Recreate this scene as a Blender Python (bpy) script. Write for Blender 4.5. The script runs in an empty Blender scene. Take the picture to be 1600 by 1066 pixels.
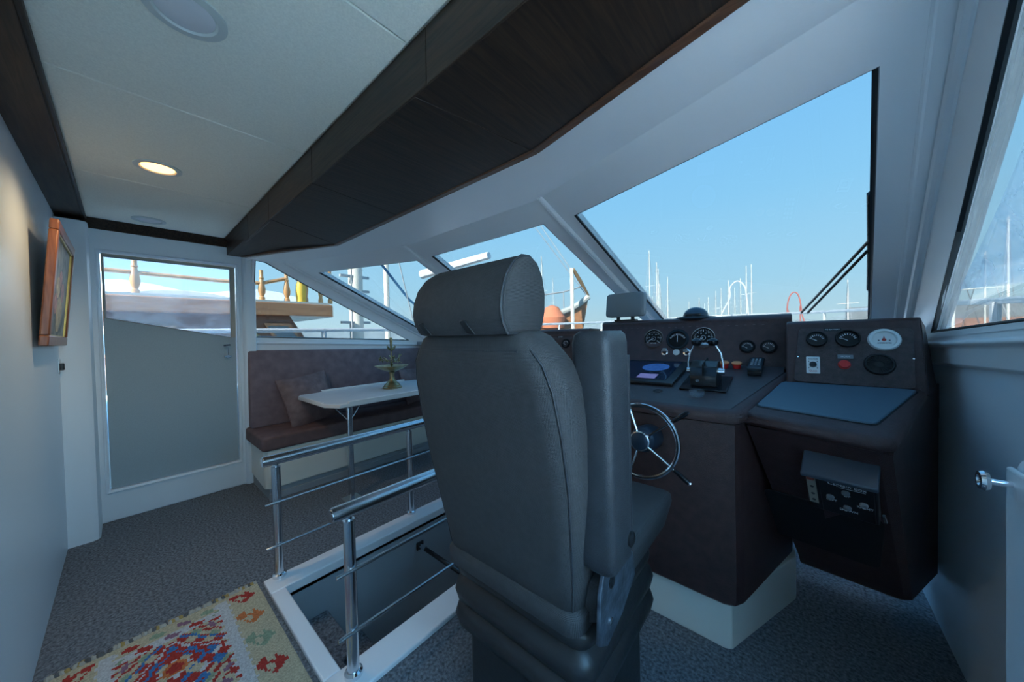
import bpy, bmesh, math, random
from math import sin, cos, pi, radians, hypot
from mathutils import Vector, Matrix
random.seed(7)
S = bpy.context.scene
COL = S.collection
# ------------------------------------------------------------------ camera
yaw, pit, rol = radians(40.58), radians(.977), radians(-1.356)
fw = Vector((-sin(yaw)*cos(pit), cos(yaw)*cos(pit), -sin(pit)))
rt = Vector((cos(yaw), sin(yaw), 0)); up = rt.cross(fw)
r2 = cos(rol)*rt + sin(rol)*up; u2 = -sin(rol)*rt + cos(rol)*up
cam = bpy.data.cameras.new('camera'); co = bpy.data.objects.new('camera', cam); COL.objects.link(co)
co.matrix_world = Matrix(((r2.x, u2.x, -fw.x, 0), (r2.y, u2.y, -fw.y, 0), (r2.z, u2.z, -fw.z, 1.2), (0, 0, 0, 1)))
cam.sensor_width = 36; cam.lens = 36*520/1600; cam.clip_start = .02; cam.clip_end = 3000
S.camera = co
# ------------------------------------------------------------------ world, sun, exposure
w = bpy.data.worlds.new('sky'); S.world = w; w.use_nodes = True
nt = w.node_tree; nt.nodes.clear()
tc = nt.nodes.new('ShaderNodeTexCoord'); sp = nt.nodes.new('ShaderNodeSeparateXYZ')
cr = nt.nodes.new('ShaderNodeValToRGB'); bg = nt.nodes.new('ShaderNodeBackground'); ow = nt.nodes.new('ShaderNodeOutputWorld')
nt.links.new(tc.outputs['Generated'], sp.inputs[0]); nt.links.new(sp.outputs['Z'], cr.inputs[0])
nt.links.new(cr.outputs[0], bg.inputs[0]); nt.links.new(bg.outputs[0], ow.inputs[0])
stops = [(0, (.52, .66, .69)), (.04, (.49, .67, .75)), (.12, (.39, .64, .80)), (.32, (.27, .57, .83)), (.6, (.18, .48, .84)), (1, (.13, .41, .83))]
e = cr.color_ramp.elements
while len(e) < len(stops): e.new(.5)
for el, (p, c) in zip(e, stops): el.position = p; el.color = (*c, 1)
bg.inputs[1].default_value = .50
sl = bpy.data.lights.new('sun', 'SUN'); sl.energy = 3.6; sl.color = (1, .93, .82); sl.angle = radians(.6)
so = bpy.data.objects.new('sun', sl); COL.objects.link(so); so.location = (6, -12, 12)
so.rotation_euler = Vector((-.08, .97, -.60)).to_track_quat('-Z', 'Y').to_euler()
S.view_settings.view_transform = 'Standard'; S.view_settings.look = 'None'
S.view_settings.exposure = 4.25; S.view_settings.gamma = 1; S.view_settings.use_curve_mapping = False

# ------------------------------------------------------------------ materials
def lin(c): return tuple((x/12.92 if x <= .04045 else ((x+.055)/1.055)**2.4) for x in c)
MATS = {}
def mat(name, col, rough=.5, metal=0, noise=0, nscale=20, bump=0, bscale=200, spec=.5, stretch=None, wave=0, wscale=60, coat=0):
    if name in MATS: return MATS[name]
    m = bpy.data.materials.new(name); m.use_nodes = True; n = m.node_tree; p = n.nodes['Principled BSDF']
    p.inputs['Base Color'].default_value = (*col, 1); p.inputs['Roughness'].default_value = rough
    p.inputs['Metallic'].default_value = metal; p.inputs['Specular IOR Level'].default_value = spec
    p.inputs['Coat Weight'].default_value = coat
    t = n.nodes.new('ShaderNodeTexCoord'); mp = n.nodes.new('ShaderNodeMapping'); n.links.new(t.outputs['Object'], mp.inputs[0])
    if stretch: mp.inputs['Scale'].default_value = stretch
    if noise:
        x = n.nodes.new('ShaderNodeTexNoise'); x.inputs['Scale'].default_value = nscale; x.inputs['Detail'].default_value = 6
        n.links.new(mp.outputs[0], x.inputs[0])
        r = n.nodes.new('ShaderNodeValToRGB'); n.links.new(x.outputs[0], r.inputs[0])
        r.color_ramp.elements[0].position = .3; r.color_ramp.elements[1].position = .7
        r.color_ramp.elements[0].color = (*[c*(1-noise) for c in col], 1); r.color_ramp.elements[1].color = (*[min(1, c*(1+noise)) for c in col], 1)
        n.links.new(r.outputs[0], p.inputs['Base Color'])
    if bump:
        y = n.nodes.new('ShaderNodeTexNoise'); y.inputs['Scale'].default_value = bscale; y.inputs['Detail'].default_value = 3
        n.links.new(t.outputs['Object'], y.inputs[0]); b = n.nodes.new('ShaderNodeBump'); b.inputs['Strength'].default_value = bump
        b.inputs['Distance'].default_value = .01; h = y.outputs[0]
        if wave:
            w1 = n.nodes.new('ShaderNodeTexWave'); w1.bands_direction = 'X'; w1.inputs['Scale'].default_value = wscale; n.links.new(t.outputs['Object'], w1.inputs[0])
            w2 = n.nodes.new('ShaderNodeTexWave'); w2.bands_direction = 'Z'; w2.inputs['Scale'].default_value = wscale; n.links.new(t.outputs['Object'], w2.inputs[0])
            ad = n.nodes.new('ShaderNodeMath'); ad.operation = 'MULTIPLY'; n.links.new(w1.outputs['Fac'], ad.inputs[0]); n.links.new(w2.outputs['Fac'], ad.inputs[1]); h = ad.outputs[0]
        n.links.new(h, b.inputs['Height']); n.links.new(b.outputs[0], p.inputs['Normal'])
    MATS[name] = m; return m
def glassmat(name, tint=(1, 1, 1), haze=0, hscale=6, refl=1.0):
    m = bpy.data.materials.new(name); m.use_nodes = True; n = m.node_tree; n.nodes.clear()
    o = n.nodes.new('ShaderNodeOutputMaterial'); tr = n.nodes.new('ShaderNodeBsdfTransparent'); tr.inputs[0].default_value = (*tint, 1)
    g = n.nodes.new('ShaderNodeBsdfGlossy'); g.inputs['Roughness'].default_value = .01
    f = n.nodes.new('ShaderNodeLayerWeight'); f.inputs[0].default_value = .5; pw_ = n.nodes.new('ShaderNodeMath'); pw_.operation = 'POWER'; pw_.inputs[1].default_value = 5
    n.links.new(f.outputs['Facing'], pw_.inputs[0])
    mu = n.nodes.new('ShaderNodeMath'); mu.operation = 'MULTIPLY_ADD'; mu.inputs[1].default_value = .6*refl; mu.inputs[2].default_value = .025*refl
    n.links.new(pw_.outputs[0], mu.inputs[0]); x = n.nodes.new('ShaderNodeMixShader'); n.links.new(mu.outputs[0], x.inputs[0])
    n.links.new(tr.outputs[0], x.inputs[1]); n.links.new(g.outputs[0], x.inputs[2]); last = x
    if haze:
        t = n.nodes.new('ShaderNodeTexCoord'); mp = n.nodes.new('ShaderNodeMapping'); mp.inputs['Scale'].default_value = (1, 1, 3); n.links.new(t.outputs['Object'], mp.inputs[0])
        no = n.nodes.new('ShaderNodeTexNoise'); no.inputs['Scale'].default_value = hscale; no.inputs['Detail'].default_value = 8; no.inputs['Distortion'].default_value = 1.5
        n.links.new(mp.outputs[0], no.inputs[0])
        r = n.nodes.new('ShaderNodeMapRange'); r.inputs[1].default_value = .35; r.inputs[2].default_value = .75; r.inputs[3].default_value = haze*.35; r.inputs[4].default_value = haze
        n.links.new(no.outputs[0], r.inputs[0])
        tl = n.nodes.new('ShaderNodeBsdfTranslucent'); tl.inputs[0].default_value = (.9, .93, 1, 1)
        x2 = n.nodes.new('ShaderNodeMixShader'); n.links.new(r.outputs[0], x2.inputs[0]); n.links.new(x.outputs[0], x2.inputs[1]); n.links.new(tl.outputs[0], x2.inputs[2]); last = x2
    n.links.new(last.outputs[0], o.inputs[0]); MATS[name] = m; return m
def emit(name, col, st):
    m = bpy.data.materials.new(name); m.use_nodes = True; p = m.node_tree.nodes['Principled BSDF']
    p.inputs['Base Color'].default_value = (*col, 1); p.inputs['Emission Color'].default_value = (*col, 1); p.inputs['Emission Strength'].default_value = st
    MATS[name] = m; return m
def woodmat(name, c1, c2, rough, sc, coat=0):
    m = mat(name, c1, rough, coat=coat, spec=.3 if 'wenge' in name else .5); n = m.node_tree; p = n.nodes['Principled BSDF']
    t = n.nodes.new('ShaderNodeTexCoord'); mp = n.nodes.new('ShaderNodeMapping'); mp.inputs['Scale'].default_value = sc
    n.links.new(t.outputs['Object'], mp.inputs[0]); x = n.nodes.new('ShaderNodeTexNoise'); x.inputs['Scale'].default_value = 3; x.inputs['Detail'].default_value = 8; x.inputs['Distortion'].default_value = .6
    n.links.new(mp.outputs[0], x.inputs[0]); r = n.nodes.new('ShaderNodeValToRGB'); n.links.new(x.outputs[0], r.inputs[0])
    r.color_ramp.elements[0].position = .35; r.color_ramp.elements[1].position = .68
    r.color_ramp.elements[0].color = (*c1, 1); r.color_ramp.elements[1].color = (*c2, 1); n.links.new(r.outputs[0], p.inputs['Base Color'])
    b = n.nodes.new('ShaderNodeBump'); b.inputs['Strength'].default_value = .15; b.inputs['Distance'].default_value = .005
    n.links.new(x.outputs[0], b.inputs['Height']); n.links.new(b.outputs[0], p.inputs['Normal'])
    return m
WHITE = mat('white_blue_light_tint', (.77, .87, .94), .35, bump=.05, bscale=120)  # blue cast of the daylight is mixed into the white wall colour
GEL = mat('gelcoat', (.88, .89, .90), .28, bump=.04, bscale=90)
CREAM = mat('cream_laminate', (.78, .78, .70), .35)
PANEL = mat('ceiling_fabric', (.91, .90, .80), .85, noise=.06, nscale=200, bump=.15, bscale=600)
WENGE = woodmat('wenge', (.020, .012, .008), (.062, .036, .022), .40, (2, 30, 30))
WENGE2 = woodmat('wenge_across', (.018, .011, .008), (.045, .025, .015), .42, (30, 2, 30))
REDWOOD = woodmat('mahogany_lip', (.09, .035, .016), (.16, .07, .035), .3, (2, 30, 30), coat=.2)
CARPET = mat('carpet', (.225, .25, .28), .95, noise=.55, nscale=90, bump=1, bscale=260, spec=.1)
DOORG = mat('door_grey', (.34, .43, .47), .55, noise=.05, nscale=200, bump=.12, bscale=500)
LEATH = mat('brown_leatherette', (.058, .027, .026), .42, noise=.25, nscale=30, bump=.35, bscale=350)
PANELB = mat('brown_panel', (.070, .045, .043), .55, noise=.3, nscale=60, bump=.4, bscale=300)
LID = mat('lid_blue_grey', (.075, .13, .175), .42, bump=.2, bscale=500)
DASHT = mat('dash_top', (.07, .055, .058), .30, noise=.2, nscale=40, bump=.25, bscale=350)
FABRIC = mat('seat_fabric', (.052, .049, .051), .62, noise=.12, nscale=60, bump=.35, wave=1, wscale=120)
FABSIDE = mat('seat_vinyl', (.038, .040, .046), .40, noise=.15, nscale=40, bump=.25, bscale=400)
RUBBER = mat('bellows_rubber', (.022, .021, .022), .4, bump=.1, bscale=60)
STEELP = mat('bracket_steel', (.10, .12, .15), .45, metal=.6, noise=.5, nscale=30, bump=.2, bscale=80)
BENCH = mat('bench_velvet', (.19, .14, .155), .8, noise=.18, nscale=14, bump=.2, bscale=40)
BENCHS = mat('bench_seat_velvet', (.16, .10, .098), .75, noise=.2, nscale=12, bump=.25, bscale=30)
PILLOW = mat('cushion_satin', (.17, .115, .115), .55, noise=.25, nscale=18, bump=.5, bscale=22)
CHROME = mat('chrome', (.78, .80, .83), .12, metal=1)
STEEL = mat('brushed_steel', (.62, .65, .68), .24, metal=1, bump=.03, bscale=200)
BLACK = mat('black_plastic', (.012, .013, .015), .35)
BLACKM = mat('black_matte', (.01, .01, .011), .7)
BLACKG = mat('black_gloss', (.010, .012, .016), .1)
NAVY = mat('navy_metal', (.03, .05, .08), .3, metal=.4)
DIAL = mat('dial_black', (.008, .009, .011), .25)
DIALB = mat('dial_blue_black', (.02, .03, .04), .25)
INK = mat('white_print', (.7, .72, .74), .5)
INKD = mat('dark_print', (.03, .03, .035), .5)
INKR = mat('red_print', (.5, .04, .03), .5)
WPLAS = mat('white_plastic', (.75, .77, .76), .35)
RED = mat('red_plastic', (.62, .02, .02), .3)
ORANGEP = mat('orange_cap', (.75, .28, .12), .4)
GREYP = mat('grey_plastic', (.20, .23, .25), .5, bump=.1, bscale=300)
GREYK = mat('grey_kick', (.33, .36, .38), .45)
BRASS = mat('old_brass', (.36, .30, .17), .35, metal=.85, noise=.4, nscale=30)
TABLE = mat('table_laminate', (.78, .78, .76), .25, noise=.03, nscale=5)
SCREEN = mat('screen_glass', (.010, .022, .05), .06)
SCRB = emit('screen_blue', (.02, .08, .26), .03); SCRP = emit('screen_lilac', (.12, .12, .27), .04)
LAMP = emit('lamp_on', (1, .47, .12), .36); LAMPO = mat('lamp_off', (.75, .75, .78), .4)
RINGM = mat('lamp_ring', (.62, .66, .64), .4)
SEAL = mat('black_seal', (.012, .014, .017), .5)
GLASS = glassmat('view_dimming_glass', (.322, .342, .348)); HAZEG = glassmat('scratched_plastic', (.39, .41, .43), haze=.10, hscale=5, refl=.5)  # dark tint added to both panes to dim the bright view at this exposure
FILM = glassmat('wrinkled_film', (.97, .98, 1), haze=.35, hscale=5, refl=.5)
GOLD = mat('gilt', (.60, .42, .14), .3, metal=.8)
FRAMEW = woodmat('frame_wood', (.20, .06, .025), (.34, .12, .05), .35, (30, 30, 3), coat=.3)
def painting_mat():
    m = mat('oil_painting', (.2, .2, .18), .5); n = m.node_tree; p = n.nodes['Principled BSDF']
    t = n.nodes.new('ShaderNodeTexCoord'); x = n.nodes.new('ShaderNodeTexNoise'); x.inputs['Scale'].default_value = 7; x.inputs['Detail'].default_value = 4; x.inputs['Distortion'].default_value = 1
    n.links.new(t.outputs['Object'], x.inputs[0]); r = n.nodes.new('ShaderNodeValToRGB'); n.links.new(x.outputs[0], r.inputs[0])
    r.color_ramp.elements[0].color = (.09, .12, .12, 1); r.color_ramp.elements[1].color = (.38, .38, .33, 1); r.color_ramp.elements[0].position = .35; r.color_ramp.elements[1].position = .65
    n.links.new(r.outputs[0], p.inputs['Base Color']); return m
PAINT = painting_mat()
VASE = mat('painted_flowers', (.55, .45, .27), .5, noise=.4, nscale=30); PINKP = mat('painted_pink', (.5, .27, .24), .5, noise=.3, nscale=40)

# ------------------------------------------------------------------ mesh helpers
class MB:
    def __init__(s, M=None): s.v = []; s.f = []; s.m = []; s.M = M; s.mi = 0
    def av(s, pts):
        n = len(s.v)
        for p in pts:
            p = Vector(p); s.v.append(s.M @ p if s.M else p)
        return n
    def af(s, f): s.f.append(f); s.m.append(s.mi)
    def box(s, x0, x1, y0, y1, z0, z1):
        n = s.av([(x0, y0, z0), (x1, y0, z0), (x1, y1, z0), (x0, y1, z0), (x0, y0, z1), (x1, y0, z1), (x1, y1, z1), (x0, y1, z1)])
        for q in ((3, 2, 1, 0), (4, 5, 6, 7), (0, 1, 5, 4), (1, 2, 6, 5), (2, 3, 7, 6), (3, 0, 4, 7)): s.af([n+i for i in q])
        return s
    def loft(s, rings, cap=True, close=True):
        k = len(rings[0]); base = [s.av(r) for r in rings]
        for a, b in zip(base, base[1:]):
            for i in range(k if close else k-1): j = (i+1) % k; s.af([a+i, a+j, b+j, b+i])
        if cap: s.af([base[0]+i for i in reversed(range(k))]); s.af([base[-1]+i for i in range(k)])
        return s
    def prism(s, poly, z0, z1): return s.loft([[(x, y, z0) for x, y in poly], [(x, y, z1) for x, y in poly]])
    def slab(s, quad, nrm, t):
        n = Vector(nrm).normalized()*t; return s.loft([[Vector(p) for p in quad], [Vector(p)+n for p in quad]])
    def tube(s, path, r, k=10, cap=True):
        P = [Vector(p) for p in path]; rings = []; prev = None
        for i, p in enumerate(P):
            d = (P[min(i+1, len(P)-1)]-P[max(i-1, 0)]).normalized()
            if prev is None: a = d.orthogonal().normalized()
            else:
                a = prev-d*prev.dot(d); a = a.normalized() if a.length > 1e-6 else d.orthogonal().normalized()
            prev = a; b = d.cross(a); rr = r[i] if isinstance(r, (list, tuple)) else r
            rings.append([p+(a*cos(2*pi*j/k)+b*sin(2*pi*j/k))*rr for j in range(k)])
        return s.loft(rings, cap)
    def lathe(s, prof, c=(0, 0, 0), k=24, cap=True):
        c = Vector(c); return s.loft([[c+Vector((r*cos(2*pi*j/k), r*sin(2*pi*j/k), z)) for j in range(k)] for r, z in prof], cap)
    def torus(s, R, r, c=(0, 0, 0), k=36, q=8):
        c = Vector(c); n = s.av([c+Vector(((R+r*cos(2*pi*j/q))*cos(2*pi*i/k), (R+r*cos(2*pi*j/q))*sin(2*pi*i/k), r*sin(2*pi*j/q))) for i in range(k) for j in range(q)])
        for i in range(k):
            for j in range(q): s.af([n+i*q+j, n+((i+1) % k)*q+j, n+((i+1) % k)*q+(j+1) % q, n+i*q+(j+1) % q])
        return s
    def ring(s, outer, inner, nrm, t):   # flat frame: outer and inner loops of equal count
        n = Vector(nrm).normalized()*t; k = len(outer)
        a = s.av(outer); b = s.av(inner); c = s.av([Vector(p)+n for p in outer]); d = s.av([Vector(p)+n for p in inner])
        for i in range(k):
            j = (i+1) % k; s.af([a+i, a+j, b+j, b+i]); s.af([c+j, c+i, d+i, d+j]); s.af([a+j, a+i, c+i, c+j]); s.af([b+i, b+j, d+j, d+i])
        return s
BASE = {}
def obj(name, mb, m, parent=None, bevel=0, seg=2, ang=35, kind=None, label=None, cat=None, group=None, flat=False, subsurf=0, recalc=True):
    base = BASE.get(parent.name, Vector()) if parent else Vector()
    me = bpy.data.meshes.new(name); me.from_pydata([v-base for v in mb.v], [], mb.f)
    if recalc:
        b = bmesh.new(); b.from_mesh(me); bmesh.ops.recalc_face_normals(b, faces=b.faces); b.to_mesh(me); b.free()
    for x in (m if isinstance(m, (list, tuple)) else [m]): me.materials.append(x)
    if any(mb.m): me.polygons.foreach_set('material_index', mb.m)
    if not flat: me.shade_smooth(); me.set_sharp_from_angle(angle=radians(ang))
    me.update()
    o = bpy.data.objects.new(name, me); COL.objects.link(o)
    if parent: o.parent = parent; BASE[o.name] = base
    else: BASE[o.name] = Vector()
    if bevel: md = o.modifiers.new('bevel', 'BEVEL'); md.width = bevel; md.segments = seg; md.limit_method = 'ANGLE'; md.angle_limit = radians(28); md.harden_normals = False
    if subsurf: md = o.modifiers.new('sub', 'SUBSURF'); md.levels = subsurf; md.render_levels = subsurf
    tagp(o, label, cat, group, kind); return o
def tagp(o, label=None, cat=None, group=None, kind=None):
    if label: o['label'] = label
    if cat: o['category'] = cat
    if group: o['group'] = group
    if kind: o['kind'] = kind
def thing(name, loc, label, cat, group=None):
    o = bpy.data.objects.new(name, None); COL.objects.link(o); o.location = loc; o.empty_display_size = .05
    tagp(o, label, cat, group); BASE[o.name] = Vector(loc); return o
def struct(name, mb, m, label=None, **k): return obj(name, mb, m, kind='structure', label=label, **k)
def frame(o, u, v):   # matrix whose local x=u, y=v, z=u x v
    u = Vector(u).normalized(); v = Vector(v); n = u.cross(v).normalized(); v = n.cross(u); o = Vector(o)
    return Matrix(((u.x, v.x, n.x, o.x), (u.y, v.y, n.y, o.y), (u.z, v.z, n.z, o.z), (0, 0, 0, 1)))
def text(name, s, size, M, m, parent, align='CENTER', ext=.0004):
    cu = bpy.data.curves.new(name, 'FONT'); cu.body = s; cu.size = size; cu.align_x = align; cu.align_y = 'CENTER'; cu.extrude = ext
    t = bpy.data.objects.new(name, cu); COL.objects.link(t); dg = bpy.context.evaluated_depsgraph_get()
    me = bpy.data.meshes.new_from_object(t.evaluated_get(dg)); bpy.data.objects.remove(t)
    base = BASE.get(parent.name, Vector()); me.transform(Matrix.Translation(-base) @ M); me.materials.clear(); me.materials.append(m)
    o = bpy.data.objects.new(name, me); COL.objects.link(o); o.parent = parent; BASE[o.name] = base; return o
MX = lambda x: -3.10 - x       # mirror about the centreline
def mp(p): return (MX(p[0]), p[1], p[2])
def lerp(a, b, t): return tuple(x+(y-x)*t for x, y in zip(a, b))

# ================================================================== SETTING
HX0, HX1, HY0, HY1 = -1.89, -1.24, .475, 1.75      # hatch well
fl = MB()
for a in ((-3.75, HX0, -.45, 3.2), (HX1, .6, -.45, 3.2), (HX0, HX1, -.45, HY0), (HX0, HX1, HY1, 3.2)): fl.box(a[0], a[1], a[2], a[3], -.05, 0)
struct('floor', fl, CARPET, 'dark grey carpeted wheelhouse floor')
struct('wall_aft', MB().box(-3.75, .6, -.34, -.246, 0, 2.06), WHITE, 'smooth white aft wall behind the framed painting', bevel=.004)
pil = MB().loft([[(-3.70, -.25, z), (-3.277, -.25, z), (-3.277, -.155, z), (-3.29, -.131, z), (-3.315, -.124, z), (-3.70, -.124, z)] for z in (0, 1.955)])
o = struct('trim_1', pil, WHITE, 'white rounded corner post beside the door')
# port wall round the door: leaning plane
def px(z): return -3.535 + .065*z
def pw(y, z, d=0): return (px(z)+d, y, z)
DY0, DY1, DZ0, DZ1 = -.085, .605, .215, 1.805
wp = MB(); wp.ring([pw(-.25, 0), pw(.69, 0), pw(.69, 2.02), pw(-.25, 2.02)], [pw(DY0, DZ0), pw(DY1, DZ0), pw(DY1, DZ1), pw(DY0, DZ1)], (-1, 0, 0), .10)
struct('wall_port', wp, WHITE, 'white port side wall round the grey door', bevel=.008, seg=3)
# door
WB0, WB1 = 1.385, 1.245
d = obj('door_1', MB().loft([[pw(DY0+.004, DZ0+.004, dd), pw(DY1-.004, DZ0+.004, dd), pw(DY1-.004, WB1-.01, dd), pw(DY1-.035, WB1-.01, dd), pw(DY0+.012, WB0-.008, dd), pw(DY0+.004, WB0-.008, dd)] for dd in (-.055, -.03)]), DOORG, kind='structure', label='flat grey door with slanted window in the port wall')
fr = MB()
fr.loft([[pw(DY1-.035, WB1-.01, dd), pw(DY1-.004, WB1-.01, dd), pw(DY1-.004, DZ1-.004, dd), pw(DY1-.035, DZ1-.004, dd)] for dd in (-.055, -.03)])
fr.loft([[pw(DY0+.004, WB0-.01, dd), pw(DY0+.014, WB0-.01, dd), pw(DY0+.014, DZ1-.004, dd), pw(DY0+.004, DZ1-.004, dd)] for dd in (-.055, -.03)])
fr.loft([[pw(DY0+.01, DZ1-.024, dd), pw(DY1-.03, DZ1-.024, dd), pw(DY1-.03, DZ1-.004, dd), pw(DY0+.01, DZ1-.004, dd)] for dd in (-.055, -.03)])
obj('window_frame', fr, mat('door_jamb', (.42, .40, .33), .5), d)
obj('pane', MB().loft([[pw(DY0+.008, WB0-.012, dd), pw(DY1-.03, WB1-.014, dd), pw(DY1-.03, DZ1-.02, dd), pw(DY0+.008, DZ1-.02, dd)] for dd in (-.046, -.042)]), HAZEG, d)
obj('window_gasket', MB().tube([pw(DY0+.014, WB0-.008, -.028), pw(DY1-.036, WB1-.008, -.028), pw(DY1-.036, DZ1-.024, -.028), pw(DY0+.014, DZ1-.024, -.028), pw(DY0+.014, WB0-.008, -.028)], .004, 6), mat('gasket_grey', (.35, .36, .36), .5), d)
hd = MB(); c = pw(.545, 1.175, -.03); hd.tube([c, (c[0]+.035, c[1], c[2])], .011, 10); hd.tube([(c[0]+.035, c[1]+.012, c[2]), (c[0]+.037, c[1]-.03, c[2]-.003)], .009, 10)
obj('handle', hd, CHROME, d)
lt = MB(); c = pw(.545, 1.085, -.03); lt.tube([c, (c[0]+.02, c[1], c[2])], .012, 10); lt.box(c[0]+.015, c[0]+.025, c[1]-.022, c[1]+.022, c[2]-.006, c[2]+.006); lt.tube([(c[0]+.012, c[1], c[2]+.075), (c[0]+.012, c[1], c[2])], .003, 6)
obj('latch', lt, CHROME, d)
tr = MB().tube([pw(DY0-.012, DZ0-.012, .004), pw(DY0-.012, DZ1+.012, .004), pw(DY1+.012, DZ1+.012, .004), pw(DY1+.012, DZ0-.012, .004), pw(DY0-.012, DZ0-.012, .004)], .007, 8)
struct('trim_2', tr, WHITE, 'slim white bead framing the grey door')
struct('trim_3', MB().loft([[(px(z)+.03, .655, z), (px(z)+.012, .64, z), (px(z)-.1, .64, z), (px(z)-.1, .725, z), (px(z)+.03, .725, z)] for z in (0, 1.9)]), WHITE, 'white vertical post between door and side window', bevel=.008)

# --- raked windscreen geometry (starboard; port mirrored)
C1t, C1b = (-.967, 1.353, 1.867), (-.793, 3.035, 1.12)
C2t, C2b = (.245, .943, 1.867), (.4135, 2.58, 1.12)
def onl(a, b, z): return lerp(a, b, (z-a[2])/(b[2]-a[2]))
cent = [mp(C1t), C1t, C1b, mp(C1b)]
def cpl(x, z): return (x, 1.505+(1.8-z)*2.252, z)
cin = [cpl(MX(-1.043), 1.8), cpl(-1.043, 1.8), cpl(-.888, 1.185), cpl(MX(-.888), 1.185)]
OUT = (0, .40, .917)
wf = MB().ring(cent, cin, OUT, .05)
P0 = Vector((-.855, 1.505, 1.8)); dd_ = Vector((1, -.352, 0)); tt = Vector((.176, 2.207, -1)); tt2 = Vector((.228, 2.193, -1))
GL = [tuple(P0), tuple(P0+dd_*1.003), tuple(P0+dd_*1.003+tt2*.615), tuple(P0+tt*.615)]   # stbd oblique opening: top-left, top-right, bottom-right, bottom-left
obl = [C1t, C2t, C2b, C1b]
on = (.14, .40, .917)
wf.ring(obl, GL, on, .05); wf.ring([mp(p) for p in obl], [mp(p) for p in GL], (-.14, .40, .917), .05)
struct('wall_front', wf, GEL, 'white moulded raked windscreen frame')
def pane(n, q, nr, lab, film=None):
    qv = [Vector(p) for p in q]; nn = Vector(nr).normalized(); cc = sum(qv, Vector())/len(qv); big = [cc+(p-cc)*1.02+nn*.02 for p in qv]
    wnd = obj('window_%d' % n, MB().loft([big, [p+nn*.006 for p in big]]), GLASS, kind='structure', label=lab)
    P = [p+nn*.008 for p in qv]; obj('gasket', MB().tube([*P, P[0]], .0085, 6), SEAL, wnd)
    if n == 1: obj('edge_seal', MB().loft([[a, a-d1*.012, a-d1*.012+nn*.014, a+nn*.014] for a, d1 in ((P[1]-nn*.004, (qv[1]-qv[0]).normalized()), (P[2]-nn*.004, (qv[2]-qv[3]).normalized()))]), SEAL, wnd)
    return wnd
pane(1, GL, on, 'large raked windscreen pane before the helm')
pane(2, cin, OUT, 'centre raked windscreen pane behind the headrest')
pane(3, [mp(p) for p in GL], (-.14, .40, .917), 'port raked windscreen pane above the table')
# overhead flat white header from wood to fold
ZC = 1.867
hdr = MB().loft([[(.31, .70, z), (C2t[0], C2t[1], z), (C1t[0], C1t[1], z), (MX(C1t[0]), C1t[1], z), (MX(C2t[0]), C2t[1], z), (-3.40, .665, z), (-2.40, .965, z), (-.70, .965, z)] for z in (ZC, ZC+.05)])
struct('ceiling_forward', hdr, GEL, 'white overhead above the windscreen')
def ridge(n, a, b, r, lab):
    a = Vector(a); b = Vector(b); struct('trim_%d' % n, MB().tube([lerp(a, b, -.01), lerp(a, b, .5), lerp(a, b, 1)], r, 10), GEL, lab)
off = Vector((.0, -.004, -.006))
ridge(4, Vector(C1t)+off+Vector((.02, 0, 0)), Vector(C1b)+off, .014, 'rounded white moulding on the starboard windscreen mullion')
ridge(5, Vector(mp(C1t))+off-Vector((.02, 0, 0)), Vector(mp(C1b))+off, .014, 'rounded white moulding on the port windscreen mullion')
ridge(6, Vector((.205, 1.00, 1.860)), Vector((.353, 2.36, 1.236)), .009, 'rounded white moulding on the starboard corner pillar')
ridge(7, Vector(mp((.205, 1.00, 1.860))), Vector(mp((.353, 2.36, 1.236))), .009, 'rounded white moulding on the port corner pillar')
ridge(16, Vector(C2t), Vector(C2b), .017, 'rounded white corner bead outside the helm windscreen')
ridge(17, Vector(mp(C2t)), Vector(mp(C2b)), .017, 'rounded white corner bead between port windscreen and side window')
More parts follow.
